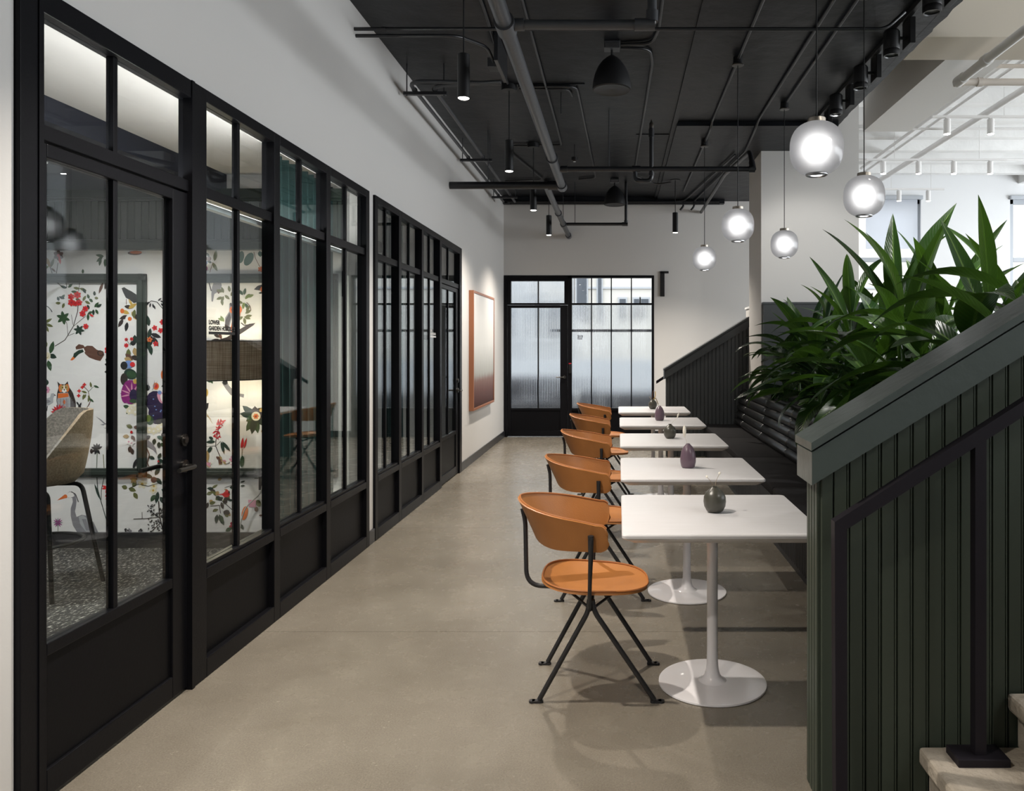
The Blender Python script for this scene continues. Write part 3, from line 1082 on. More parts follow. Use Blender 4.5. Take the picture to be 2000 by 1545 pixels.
# curlew head, leaves, magnolia on the left
p = Print()
p.ell(*z1(55, 570), 6, 7, 'p_grey').poly([z1(25, 560), z1(75, 560), z1(70, 640), z1(25, 690)], 'p_grey').ell(*z1(60, 560), 6, 5, 'p_dbrown')
p.line([z1(75, 562), z1(110, 575), z1(135, 600), z1(150, 625)], 1.6, 'p_black')
for cx, cy, a in ((75, 730, 330), (80, 735, 20), (75, 740, 60), (70, 745, 100), (70, 730, 150)):
    p.leaf(*z1(cx, cy), a, 18, 6, 'p_olive')
p.done('curlew_print')
p = Print()
for cx, cy, a, l_ in ((60, 980, 200, 16), (90, 970, 260, 20), (130, 1020, 285, 26), (120, 1030, 20, 16), (110, 1080, 75, 22), (70, 1080, 100, 20), (60, 1120, 130, 20), (60, 1180, 110, 18), (40, 1040, 170, 14)):
    p.leaf(*z1(cx, cy), a, l_, 10, rnd.choice(['p_green', 'p_olive', 'p_dgreen']))
p.ell(*z1(75, 1290), 9, 7, 'p_dgreen').ell(*z1(95, 1040), 8.5, 7.5, 'p_cream').ell(*z1(92, 1042), 5, 4.5, 'p_tan').ell(*z1(94, 1038), 4, 3.5, 'p_cream')
p.done('magnolia_print')
# duck in flight
p = Print()
p.poly([z1(370, 955), z1(400, 928), z1(445, 938), z1(465, 965), z1(410, 975), z1(375, 980)], 'p_brown')
p.poly([z1(440, 965), z1(480, 942), z1(530, 945), z1(570, 980), z1(600, 990), z1(635, 1000), z1(642, 1030), z1(620, 1065), z1(605, 1088), z1(560, 1078), z1(500, 1055), z1(460, 1020)], 'p_brown')
p.poly([z1(575, 1000), z1(600, 985), z1(630, 995), z1(640, 1020), z1(615, 1045), z1(580, 1030)], 'p_dbrown').poly([z1(585, 1005), z1(605, 993), z1(628, 1003), z1(633, 1018), z1(612, 1035), z1(590, 1025)], 'p_brown')
p.poly([z1(345, 1055), z1(355, 1015), z1(400, 985), z1(445, 975), z1(450, 1000), z1(400, 1025), z1(365, 1060)], 'p_dgreen')
p.poly([z1(320, 1080), z1(345, 1045), z1(368, 1062), z1(340, 1082)], 'p_orange').line([z1(440, 968), z1(458, 1003)], 2.5, 'p_white')
p.done('duck_print')
# owl, dove, pink blossoms
p = Print()
p.poly([z1(198, 1280), z1(225, 1306), z1(272, 1306), z1(297, 1278), z1(308, 1330), z1(345, 1385), z1(372, 1470), z1(375, 1600), z1(215, 1600), z1(190, 1460), z1(196, 1390), z1(210, 1340)], 'p_dbrown')
p.poly([z1(208, 1390), z1(300, 1385), z1(320, 1440), z1(325, 1600), z1(222, 1600), z1(196, 1460)], 'p_lgrey')
p.poly([z1(204, 1395), z1(300, 1390), z1(306, 1425), z1(204, 1440)], 'p_orange').ell(*z1(265, 1475), 3, 4, 'p_orange')
p.ell(*z1(232, 1345), 4.2, 8, 'p_orange').ell(*z1(292, 1342), 4.2, 8, 'p_orange').ell(*z1(245, 1340), 4.6, 5.4, 'p_tan').ell(*z1(280, 1338), 4.6, 5.4, 'p_tan')
p.poly([z1(262, 1300), z1(272, 1345), z1(290, 1372), z1(264, 1388), z1(240, 1374), z1(254, 1345)], 'p_white')
p.ell(*z1(247, 1338), 2.6, 2.6, 'p_gold').ell(*z1(280, 1336), 2.6, 2.6, 'p_gold').ell(*z1(247, 1338), 1.3, 1.3, 'p_black').ell(*z1(280, 1336), 1.3, 1.3, 'p_black').poly([z1(257, 1350), z1(271, 1350), z1(264, 1374)], 'p_black')
for i in range(7):
    p.line([z1(212 + i * 15, 1442), z1(218 + i * 15, 1560)], 0.9, 'p_brown' if i % 2 else 'p_grey')
for i in range(4):
    p.line([z1(325 + i * 11, 1430 + i * 18), z1(335 + i * 9, 1590)], 0.9, 'p_grey')
p.done('owl_print')
p = Print()
p.poly([z1(30, 1480), z1(80, 1445), z1(130, 1430), z1(140, 1395), z1(165, 1390), z1(172, 1410), z1(160, 1440), z1(160, 1480), z1(120, 1505), z1(60, 1510)], 'p_lgrey').poly([z1(170, 1400), z1(188, 1415), z1(170, 1415)], 'p_dbrown').poly([z1(40, 1485), z1(110, 1450), z1(140, 1470), z1(80, 1500)], 'p_grey')
p.flower(*z1(95, 1360), 8, 'p_pink', 'p_magenta', 8).line([z1(80, 1390), z1(60, 1440)], 1, 'p_green')
p.line([z1(105, 1510), z1(100, 1560)], 1.5, 'p_black')
for i in range(9):
    p.leaf(*z1(220, 1580), 190 + i * 20, 18, 5, 'p_crimson' if i % 2 else 'p_red')
p.done('dove_print')
# small berry sprig right of the owl
p = Print()
p.line([z1(470, 1545), z1(510, 1470), z1(490, 1370), z1(440, 1320)], 1.2, 'p_brown').line([z1(490, 1380), z1(540, 1330)], 0.9, 'p_green').line([z2(430, 140), z2(500, 50), z2(515, 0)], 1.2, 'p_brown')
for cx, cy, a in ((480, 1390, 200), (470, 1400, 120), (490, 1410, 70), (500, 1420, 100), (450, 1400, 100), (540, 1320, 20), (520, 1340, 260), (500, 1440, 40)):
    p.leaf(*z1(cx, cy), a, 12, 4.5, 'p_olive' if a > 60 else 'p_green')
for cx, cy in ((405, 1370), (400, 1415), (435, 1335), (455, 1310)):
    p.flower(*z1(cx, cy), 4, 'p_red', None, 4)
for cx, cy, a in ((380, 20, 60), (400, 40, 80), (420, 60, 100), (395, 70, 40), (425, 30, 110), (430, 80, 60)):
    p.leaf(*z2(cx, cy), a, 10, 3.5, 'p_black')
p.done('berry_print')
# raven, camellias and the dense column of blooms by the first frame moulding
p = Print()
p.poly([z1(805, 400), z1(830, 390), z1(860, 410), z1(900, 430), z1(960, 470), z1(960, 530), z1(920, 540), z1(880, 510), z1(845, 490), z1(820, 440)], 'p_black').line([z1(850, 500), z1(850, 555)], 1.2, 'p_brown').leaf(*z1(870, 500), 60, 20, 5, 'p_gold')
p.leaf(*z1(630, 345), 110, 24, 6, 'p_brown').leaf(*z1(660, 345), 100, 15, 5, 'p_dbrown').ell(*z1(700, 375), 7, 7, 'p_white').ell(*z1(700, 350), 5, 4, 'p_orange').leaf(*z1(705, 390), 70, 12, 6, 'p_black')
for cx, cy, a, c_ in ((830, 570, 10, 'p_dbrown'), (870, 590, 330, 'p_gold'), (880, 640, 200, 'p_gold'), (900, 620, 60, 'p_gold'), (920, 640, 50, 'p_dbrown'), (870, 660, 160, 'p_dbrown'), (930, 600, 100, 'p_olive'), (860, 720, 100, 'p_black'), (820, 690, 120, 'p_dbrown')):
    p.leaf(*z1(cx, cy), a, 19, 8, c_)
p.ell(*z1(880, 690), 8, 8, 'p_white').ell(*z1(910, 730), 5, 6, 'p_white').ell(*z1(883, 690), 4, 4, 'p_orange').ell(*z1(812, 615), 4, 5, 'p_orange')
p.done('raven_print')
p = Print()
for cx, cy, a, c_ in ((1065, 760, 260, 'p_dgreen'), (1060, 880, 280, 'p_dgreen'), (1080, 830, 20, 'p_black'), (1100, 860, 60, 'p_black'), (1090, 850, 100, 'p_black'), (1050, 890, 80, 'p_dgreen'), (1070, 930, 80, 'p_dgreen')):
    p.leaf(*z1(cx, cy), a, 22, 9, c_)
for cx, cy in ((1118, 775), (1070, 885), (1128, 925), (1190, 720), (1175, 800)):
    p.flower(*z1(cx, cy), 6, 'p_red' if cx != 1070 else 'p_orange', 'p_crimson', 5, cx)
p.line([z1(1045, 560), z1(1085, 520), z1(1140, 530), z1(1205, 605)], 1.4, 'p_black')
for cx, cy, a in ((1080, 540, 100), (1100, 545, 80), (1070, 530, 150), (1150, 520, 320), (1170, 520, 20), (1190, 525, 340), (1110, 560, 70), (1180, 540, 60)):
    p.leaf(*z1(cx, cy), a, 9, 3.5, 'p_black')
p.leaf(*z1(1188, 1175), 90, 18, 4.5, 'p_orange')
p.done('trumpet_print')
p = Print()
for cx, cy, a, l_, c_ in ((930, 840, 90, 20, 'p_dgreen'), (940, 920, 180, 12, 'p_black'), (870, 970, 90, 22, 'p_olive'), (925, 960, 80, 18, 'p_tan'), (840, 1020, 40, 20, 'p_brown'), (900, 1040, 30, 16, 'p_dbrown'), (830, 1060, 20, 16, 'p_tan'), (680, 1050, 100, 12, 'p_green'), (720, 1130, 190, 16, 'p_black'), (720, 1190, 180, 16, 'p_black'), (700, 1080, 60, 14, 'p_black'), (720, 1270, 120, 18, 'p_black')):
    p.leaf(*z1(cx, cy), a, l_, 10, c_)
for cx, cy, r in ((850, 885, 4), (900, 880, 4), (850, 940, 5), (680, 990, 8), (710, 955, 6), (670, 970, 5), (715, 1000, 6)):
    p.flower(*z1(cx, cy), r, 'p_red', 'p_crimson', 6, cy)
p.line([z1(850, 885), z1(890, 940)], 0.8, 'p_green').line([z1(900, 880), z1(890, 940)], 0.8, 'p_green')
p.ell(*z1(870, 1120), 9, 8, 'p_blue').ell(*z1(830, 1130), 7, 8, 'p_black').ell(*z1(910, 1120), 5, 5, 'p_red').ell(*z1(890, 1210), 13, 10, 'p_dgreen', 20).ell(*z1(830, 1260), 7, 12, 'p_dbrown').ell(*z1(900, 1215), 10, 7, 'p_green', 20)
p.ell(*z1(890, 1380), 17, 24, 'p_magenta').ell(*z1(840, 1400), 8, 18, 'p_magenta')
for i in range(14):
    p.leaf(*z1(905, 1400), 150 + i * 17, 24, 3, 'p_pink' if i % 2 else 'p_magenta')
p.ell(*z1(920, 1410), 8, 12, 'p_purple').ell(*z1(915, 1465), 7, 4, 'p_green').ell(*z1(935, 1280), 4, 5, 'p_gold')
p.done('protea_print')
p = Print()
p.ell(*z1(1120, 1470), 18, 21, 'p_purple').ell(*z2(1140, 130), 17, 22, 'p_purple').ell(*z1(1050, 1340), 5, 6, 'p_black').ell(*z2(1170, 210), 9, 7, 'p_black')
for i in range(22):
    q_ = random.Random(i)
    p.ell(*z2(1080 + q_.random() * 110, -20 + q_.random() * 180), 1.6, 1.2, 'p_blue' if i % 4 == 0 else 'p_purple')
p.ell(*z1(1130, 1325), 6, 7, 'p_orange').ell(*z1(1132, 1325), 3, 4, 'p_red').leaf(*z1(1100, 1370), 280, 22, 1.5, 'p_grey').leaf(*z1(1090, 1370), 300, 24, 1.2, 'p_grey').leaf(*z1(1070, 1370), 260, 20, 1.2, 'p_grey').leaf(*z1(1180, 1330), 330, 10, 3, 'p_dgreen')
p.ell(*z1(1180, 1430), 7, 13, 'p_pink', -20).ell(*z1(1165, 1385), 4, 4, 'p_blue').ell(*z1(1195, 1440), 4, 9, 'p_white', -15)
p.ell(*z2(1075, 200), 7, 9, 'p_green').ell(*z2(1060, 180), 5, 7, 'p_lime')
p.done('thistle_print')
p = Print()
p.leaf(*z2(820, 60), 20, 16, 8, 'p_green').leaf(*z2(850, 140), 300, 12, 6, 'p_green')
for cx, cy in ((900, 80), (930, 60), (880, 110), (935, 120), (1070, 290), (1150, 280), (1180, 260), (1110, 300)):
    p.flower(*z2(cx, cy), 8, 'p_cream', 'p_white', 6, cx)
for cx, cy, a, c_ in ((1080, 345, 150, 'p_black'), (1140, 350, 20, 'p_teal'), (1180, 350, 320, 'p_black'), (1160, 400, 90, 'p_dgreen'), (1180, 380, 20, 'p_green'), (1180, 410, 50, 'p_green'), (1120, 370, 100, 'p_dgreen'), (880, 350, 180, 'p_tan'), (900, 340, 60, 'p_brown'), (900, 460, 80, 'p_dbrown'), (890, 440, 100, 'p_dbrown'), (920, 260, 10, 'p_brown'), (910, 265, 200, 'p_olive')):
    p.leaf(*z2(cx, cy), a, 13, 8, c_)
p.ell(*z2(900, 310), 2.5, 3, 'p_red')
for cx, cy in ((900, 410), (875, 400)):
    p.flower(*z2(cx, cy), 7, 'p_white', 'p_pink', 5)
p.poly([z2(1040, 370), z2(1090, 410), z2(1130, 460), z2(1140, 515), z2(1100, 470), z2(1050, 440)], 'p_grey')
p.line([z2(1045, 460), z2(1070, 520), z2(1050, 600), z2(1090, 680)], 1.8, 'p_brown')
for cx, cy, a in ((1150, 560, 300), (1150, 570, 20), (1120, 560, 200), (1150, 590, 60)):
    p.leaf(*z2(cx, cy), a, 13, 7, 'p_dgreen')
p.ell(*z2(1155, 585), 2, 2, 'p_red').leaf(*z2(950, 560), 110, 22, 6, 'p_black')
p.done('blossom_print')
# gull, irises, heron
p = Print()
p.poly([z2(560, 160), z2(610, 190), z2(650, 225), z2(690, 225), z2(725, 165), z2(725, 255), z2(700, 260), z2(670, 280), z2(635, 270), z2(655, 250), z2(600, 240), z2(640, 232)], 'p_grey').poly([z2(640, 240), z2(700, 235), z2(690, 265), z2(640, 270)], 'p_white')
p.done('gull_print')
p = Print()
p.line([z2(570, 650), z2(575, 500)], 1.4, 'p_green').line([z2(640, 650), z2(632, 520)], 1.4, 'p_olive').line([z2(572, 735), z2(580, 850), z2(610, 960), z2(665, 1150), z2(668, 1255)], 1.6, 'p_dgreen').line([z2(640, 735), z2(615, 850), z2(612, 950)], 1.2, 'p_dgreen').line([z2(665, 1150), z2(680, 1000), z2(690, 940)], 1.4, 'p_dgreen').line([z2(680, 1010), z2(655, 900)], 1.1, 'p_dgreen')
for a in (200, 235, 270, 300, 335, 60, 110, 150):
    p.leaf(*z2(572, 470), a, 12, 5, 'p_black')
p.leaf(*z2(605, 950), 250, 34, 5, 'p_dgreen').leaf(*z2(700, 1255), 280, 40, 4, 'p_teal').ell(*z2(522, 490), 3, 5, 'p_dbrown')
for a in (170, 200, 20, 60, 110, 340, 300):
    p.leaf(*z2(675, 835), a, 12, 4.5, 'p_red')
for a in (150, 190, 20, 50, 330):
    p.leaf(*z2(695, 920), a, 10, 5, 'p_red')
p.done('iris_print')
p = Print()
p.poly([z2(195, 955), z2(270, 897), z2(300, 905), z2(290, 930)], 'p_orange')
p.poly([z2(285, 895), z2(315, 870), z2(350, 880), z2(372, 905), z2(380, 960), z2(375, 1010), z2(365, 1060), z2(380, 1110), z2(430, 1090), z2(480, 1100), z2(540, 1160), z2(585, 1255), z2(385, 1255), z2(345, 1190), z2(325, 1100), z2(325, 1030), z2(345, 970), z2(340, 930), z2(300, 930)], 'p_grey')
p.poly([z2(285, 895), z2(315, 875), z2(350, 885), z2(360, 915), z2(320, 930), z2(295, 925)], 'p_white').line([z2(330, 872), z2(370, 895), z2(398, 970)], 1.6, 'p_black')
p.poly([z2(400, 1110), z2(440, 1095), z2(500, 1140), z2(560, 1250), z2(470, 1250), z2(415, 1180)], 'p_lgrey').poly([z2(430, 1130), z2(470, 1130), z2(510, 1240), z2(470, 1240)], 'p_grey')
for i in range(12):
    p.leaf(*z2(205, 1165), i * 30, 10, 2.2, 'p_magenta' if i % 3 else 'p_grey')
p.line([z2(205, 1180), z2(205, 1245)], 1, 'p_green')
p.done('heron_print')
# dog rose and thorn bush, lower right of the door glass
p = Print()
for cx, cy, a, l_, c_ in ((870, 840, 20, 16, 'p_olive'), (860, 840, 200, 12, 'p_olive'), (910, 830, 300, 14, 'p_olive'), (920, 880, 60, 15, 'p_olive'), (1100, 740, 200, 20, 'p_dgreen'), (1120, 720, 300, 20, 'p_dgreen'), (1130, 740, 50, 18, 'p_dgreen'), (1150, 870, 100, 24, 'p_dgreen'), (1180, 850, 20, 16, 'p_teal'), (1120, 900, 120, 16, 'p_green'), (1170, 920, 60, 16, 'p_dgreen')):
    p.leaf(*z2(cx, cy), a, l_, 9, c_)
for cx, cy, r in ((1000, 800, 10), (920, 760, 8), (1110, 820, 8), (1105, 860, 8)):
    p.flower(*z2(cx, cy), r, 'p_cream' if cy != 760 else 'p_tan', 'p_gold', 5, cx)
p.ell(*z2(1110, 760), 6, 6, 'p_brown')
p.line([z2(880, 840), z2(960, 800), z2(1060, 820), z2(1190, 780)], 1.0, 'p_dbrown')
p.line([z2(1155, 960), z2(1165, 1100), z2(1200, 1255)], 2.2, 'p_dbrown').line([z2(1160, 1110), z2(1040, 1125), z2(918, 1130)], 1.3, 'p_dbrown').line([z2(1165, 1120), z2(1060, 1040)], 1.2, 'p_dbrown').line([z2(1180, 1160), z2(1080, 1255)], 1.4, 'p_dbrown').line([z2(1170, 1080), z2(1215, 980)], 1, 'p_dbrown').line([z2(1000, 1125), z2(1000, 1065)], 0.8, 'p_dbrown')
q_ = random.Random(3)
for i in range(70):
    p.leaf(*z2(1060 + q_.random() * 155, 1000 + q_.random() * 250), q_.uniform(0, 360), 5, 2.2, 'p_black')
for cx in (850, 880, 990):
    p.sprig(*z2(cx, 1240), 6, 3, ['p_grey', 'p_black'], 3, 6, cx)
p.done('thorn_print')
# bay with the lamp: parrot tulips above, dove, owl on a branch
p = Print()
p.leaf(*z3(140, 150), 280, 22, 8, 'p_olive').leaf(*z3(120, 160), 60, 20, 7, 'p_olive').leaf(*z3(115, 165), 200, 10, 5, 'p_dgreen').line([z3(95, 260), z3(125, 160)], 1, 'p_brown').ell(*z3(85, 125), 5, 5, 'p_brown').leaf(*z3(90, 110), 240, 10, 5, 'p_dgreen').ell(*z3(60, 165), 3, 4, 'p_blue').ell(*z3(55, 220), 4, 5, 'p_magenta')
p.ell(*z3(475, 130), 8, 14, 'p_teal', 30).ell(*z3(400, 110), 6, 12, 'p_teal', 10).leaf(*z3(580, 50), 80, 12, 9, 'p_teal').line([z3(525, 60), z3(540, 120), z3(580, 200), z3(610, 220)], 1, 'p_brown').flower(*z3(590, 228), 6, 'p_orange', None, 5)
p.sprig(*z3(800, 140), 5, 6, ['p_pink', 'p_lgrey', 'p_white'], 6, 12, 5)
p.done('tulip_print')
p = Print()
p.poly([z3(135, 350), z3(205, 350), z3(212, 390), z3(190, 440), z3(140, 470), z3(125, 545), z3(112, 540), z3(110, 470), z3(118, 400)], 'p_grey').line([z3(85, 350), z3(110, 440)], 2.2, 'p_dbrown').poly([z3(160, 440), z3(200, 420), z3(210, 440), z3(180, 470)], 'p_brown')
for cx, cy, a in ((220, 450, 200), (230, 460, 250), (240, 480, 40), (230, 490, 110), (220, 500, 160), (210, 520, 80), (290, 450, 260), (300, 490, 300), (320, 450, 280)):
    p.leaf(*z3(cx, cy), a, 13, 6, 'p_olive')
p.poly([z3(525, 425), z3(560, 390), z3(610, 375), z3(620, 440), z3(580, 435), z3(545, 430)], 'p_black').flower(*z3(610, 425), 6, 'p_orange', 'p_gold', 6).leaf(*z3(610, 455), 170, 8, 4, 'p_dgreen')
p.poly([z3(100, 940), z3(260, 890), z3(390, 810), z3(480, 760), z3(540, 752), z3(520, 775), z3(440, 830), z3(300, 920), z3(180, 942)], 'p_dbrown').line([z3(400, 750), z3(430, 775), z3(470, 770)], 2, 'p_dbrown')
p.poly([z3(285, 565), z3(310, 555), z3(330, 570), z3(385, 555), z3(400, 600), z3(395, 680), z3(380, 800), z3(300, 860), z3(240, 800), z3(245, 700), z3(285, 640)], 'p_grey').poly([z3(325, 640), z3(395, 640), z3(375, 800), z3(310, 860), z3(300, 780)], 'p_orange').poly([z3(320, 650), z3(330, 650), z3(300, 790), z3(292, 790)], 'p_white').ell(*z3(318, 625), 6, 7, 'p_orange').ell(*z3(380, 620), 6, 8, 'p_orange').ell(*z3(318, 625), 2.5, 2.5, 'p_black').poly([z3(240, 800), z3(250, 720), z3(290, 650), z3(300, 700), z3(270, 830)], 'p_dbrown').poly([z3(290, 560), z3(300, 553), z3(312, 580), z3(300, 590)], 'p_dbrown')
for cx, cy, a in ((420, 480, 230), (430, 480, 280), (440, 520, 310), (460, 500, 340), (420, 560, 200), (430, 550, 100), (440, 560, 60), (450, 640, 300), (440, 660, 330), (430, 690, 20), (430, 700, 80), (420, 690, 150), (440, 690, 350), (240, 730, 200), (235, 740, 240)):
    p.leaf(*z3(cx, cy), a, 14, 6, rnd.choice(['p_olive', 'p_green', 'p_olive', 'p_lime']))
p.line([z3(455, 550), z3(490, 590), z3(497, 630)], 1.3, 'p_brown').leaf(*z3(200, 890), 200, 14, 6, 'p_dbrown').leaf(*z3(190, 910), 170, 18, 5, 'p_dbrown').leaf(*z3(210, 910), 250, 14, 6, 'p_brown').leaf(*z3(180, 930), 160, 16, 5, 'p_dbrown')
p.done('owl_branch_print')
p = Print()
p.poly([z3(210, 1330), z3(235, 1310), z3(265, 1320), z3(280, 1360), z3(310, 1390), z3(325, 1330), z3(335, 1340), z3(335, 1430), z3(430, 1445), z3(425, 1480), z3(380, 1465), z3(300, 1455), z3(255, 1400)], 'p_grey').ell(*z3(245, 1330), 5, 5, 'p_black').leaf(*z3(70, 1300), 40, 10, 6, 'p_green').leaf(*z3(100, 1300), 60, 10, 5, 'p_green').ell(*z3(60, 1430), 4, 8, 'p_gold')
p.poly([z4(50, 40), z4(85, 35), z4(80, 80), z4(55, 125)], 'p_black').leaf(*z4(60, 130), 60, 26, 1.5, 'p_tan').leaf(*z4(55, 150), 40, 16, 1.5, 'p_tan')
p.done('squirrel_print')
# red spike flower, golden blossoms
p = Print()
p.line([z4(200, 200), z4(155, 400), z4(152, 455), z4(205, 580)], 1.6, 'p_dbrown').line([z4(152, 455), z4(60, 460)], 1, 'p_dbrown').line([z4(160, 450), z4(200, 410)], 1, 'p_dbrown')
q_ = random.Random(11)
for i in range(40):
    t = q_.random()
    p.leaf(*z4(200 - 45 * t + q_.uniform(-25, 25), 205 + 170 * t), q_.uniform(0, 360), 7, 2.5, 'p_red' if i % 3 else 'p_crimson')
for cx, cy, a, l_ in ((150, 410, 175, 19), (205, 410, 75, 26), (215, 410, 50, 26), (120, 465, 130, 16), (130, 390, 210, 10), (110, 460, 120, 16)):
    p.leaf(*z4(cx, cy), a, l_, 6.5, 'p_dgreen')
p.leaf(*z4(70, 500), 90, 22, 9, 'p_tan').leaf(*z4(60, 600), 60, 16, 8, 'p_tan').sprig(*z4(80, 640), 8, 6, ['p_tan', 'p_cream', 'p_pink'], 7, 12, 4)
p.sprig(*z4(205, 600), 12, 5, ['p_tan', 'p_pink', 'p_brown'], 6, 11, 6).sprig(*z4(305, 590), 8, 5, ['p_pink', 'p_crimson', 'p_white'], 5, 10, 8)
for cx, a in ((400, 280), (412, 275), (428, 285)):
    p.leaf(*z4(cx, 480), a, 22, 4, 'p_red')
p.line([z4(412, 480), z4(410, 560)], 1.2, 'p_green').ell(*z4(412, 605), 4.5, 11, 'p_green', 5)
p.done('spike_print')
p = Print()
for a, l_, c_ in ((120, 34, 'p_green'), (80, 34, 'p_green'), (40, 30, 'p_dgreen'), (190, 30, 'p_dgreen'), (220, 32, 'p_dgreen'), (270, 20, 'p_dbrown'), (310, 22, 'p_dbrown'), (350, 20, 'p_dbrown'), (150, 20, 'p_green'), (100, 36, 'p_dgreen')):
    p.leaf(*z4(535, 165), a, l_, 14, c_)
p.ell(*z4(545, 165), 9, 9, 'p_cream').flower(*z4(545, 165), 6, 'p_orange', 'p_brown', 6).leaf(*z4(580, 120), 320, 10, 8, 'p_gold').leaf(*z4(610, 330), 270, 8, 6, 'p_tan')
p.sprig(*z4(795, 60), 6, 5, ['p_olive', 'p_tan', 'p_dgreen'], 8, 14, 2).sprig(*z4(790, 400), 6, 5, ['p_green', 'p_olive', 'p_dgreen'], 8, 14, 3).flower(*z4(775, 240), 5, 'p_red').sprig(*z4(790, 1150), 6, 6, ['p_olive', 'p_tan'], 8, 14, 9)
p.sprig(*z3(800, 680), 5, 6, ['p_lgrey', 'p_white', 'p_grey'], 8, 14, 21).sprig(*z3(800, 880), 7, 6, ['p_lgrey', 'p_grey'], 8, 14, 22).sprig(*z3(795, 1120), 6, 5, ['p_crimson', 'p_pink', 'p_brown'], 6, 10, 23).sprig(*z3(790, 1430), 6, 5, ['p_green', 'p_dgreen'], 7, 12, 24).sprig(*z3(800, 1520), 5, 4, ['p_olive', 'p_gold'], 6, 10, 25).sprig(*z3(805, 430), 5, 6, ['p_lgrey', 'p_white'], 8, 16, 26)
p.done('poppy_print')
p = Print()
q_ = random.Random(5)
for i in range(34):
    p.leaf(*z4(55 + q_.random() * 280, 770 + q_.random() * 340), q_.uniform(0, 360), q_.uniform(9, 15), q_.uniform(4.5, 8), q_.choice(['p_olive', 'p_tan', 'p_dgreen', 'p_dbrown', 'p_olive', 'p_dbrown']))
p.line([z4(330, 1090), z4(230, 1000), z4(140, 930)], 1.4, 'p_dbrown').line([z4(200, 1110), z4(190, 1030), z4(100, 1040)], 1.2, 'p_dbrown').line([z4(330, 830), z4(240, 860)], 1, 'p_dbrown')
p.poly([z4(170, 932), z4(225, 915), z4(245, 895), z4(262, 875), z4(285, 895), z4(292, 925), z4(275, 952), z4(240, 955), z4(215, 930)], 'p_red').ell(*z4(284, 905), 1.5, 3, 'p_black')
p.leaf(*z4(170, 1120), 100, 18, 8, 'p_dgreen').leaf(*z4(185, 1120), 65, 24, 9, 'p_dgreen').leaf(*z4(205, 1130), 75, 14, 7, 'p_green')
for cx, cy in ((310, 1210), (300, 1240), (320, 1230), (310, 1250), (330, 1200)):
    p.ell(*z4(cx, cy), 3.2, 3.2, 'p_crimson')
p.leaf(*z4(250, 1285), 330, 15, 8, 'p_green').leaf(*z4(310, 1285), 340, 12, 8, 'p_dgreen').leaf(*z4(390, 1210), 60, 14, 7, 'p_dgreen').leaf(*z4(395, 810), 340, 10, 4, 'p_dgreen').leaf(*z4(395, 845), 350, 9, 4, 'p_dgreen')
p.ell(*z4(437, 1108), 6, 14, 'p_orange', 12).ell(*z4(550, 1070), 4, 5, 'p_brown').ell(*z4(570, 1012), 5, 7, 'p_olive', -20).poly([z4(470, 978), z4(548, 980), z4(545, 1052), z4(475, 1048)], 'p_pink').line([z4(570, 770), z4(530, 770)], 1.5, 'p_black').leaf(*z4(610, 1130), 180, 7, 4, 'p_brown')
p.done('cardinal_print')

# black socket plate and cord on the wallpaper wall
sk = MB().box(-2.595, -2.52, YP - 0.012, YP - 0.002, 0.42, 0.52, 0.003).build('wall_socket', 'fixture_black')
tag(sk, 'black socket plate below the frame moulding on the wallpaper', 'socket')
cd = MB().tube(rounded([(-2.56, YP - 0.018, 0.47), (-2.57, YP - 0.03, 0.40), (-2.68, YP - 0.035, 0.30), (-2.72, YP - 0.035, 0.16), (-2.72, YP - 0.04, 0.006), (-2.66, YP - 0.16, 0.006)], 0.05), 0.0045, 6)
tag(cd.build('power_cord', 'cable', smooth=True), 'pale power cord hanging from the socket to the carpet', 'cord')

# drum wall lamp
lx, ly, lz = -2.69, 5.19, 1.365
lt = thing('wall_lamp', 'wide linen drum lamp in front of the wallpaper', 'lamp', (lx, YP - 0.04, lz))
q = MB()
n = 40
prof = [(0.300, lz - 0.128), (0.300, lz + 0.128), (0.296, lz + 0.128), (0.296, lz - 0.128), (0.300, lz - 0.128)]
q.lathe(prof, lx, ly, n, closed=False)
sh = q.build('lamp_shade', 'shade_cloth', lt, smooth=True)
for zz in (lz - 0.128, lz + 0.128):
    MB().tube([(lx + 0.301 * math.cos(2 * PI * i / n), ly + 0.301 * math.sin(2 * PI * i / n), zz) for i in range(n + 1)], 0.0035, 6, False).build('shade_trim', 'gasket', sh)
q = MB().tube([(lx, ly, lz), (lx, YP - 0.03, lz)], 0.012, 10)
q.tube([(lx, YP - 0.03, lz), (lx, YP - 0.002, lz)], 0.06, 20)
q.build('wall_arm', 'dark_bronze', lt, smooth=True)
MB().lathe([(0.0, lz - 0.06), (0.03, lz - 0.05), (0.042, lz), (0.025, lz + 0.05), (0.0, lz + 0.06)], lx, ly, 16, False).build('bulb', 'warm_glow', lt, smooth=True)
point('lamp_bulb_light', (lx, ly + 0.02, lz - 0.09), 5, (1.0, 0.84, 0.60), 0.03, lt, lt['_o'])
point('lamp_bulb_light', (lx, ly + 0.02, lz + 0.09), 5, (1.0, 0.84, 0.60), 0.03, lt, lt['_o'])

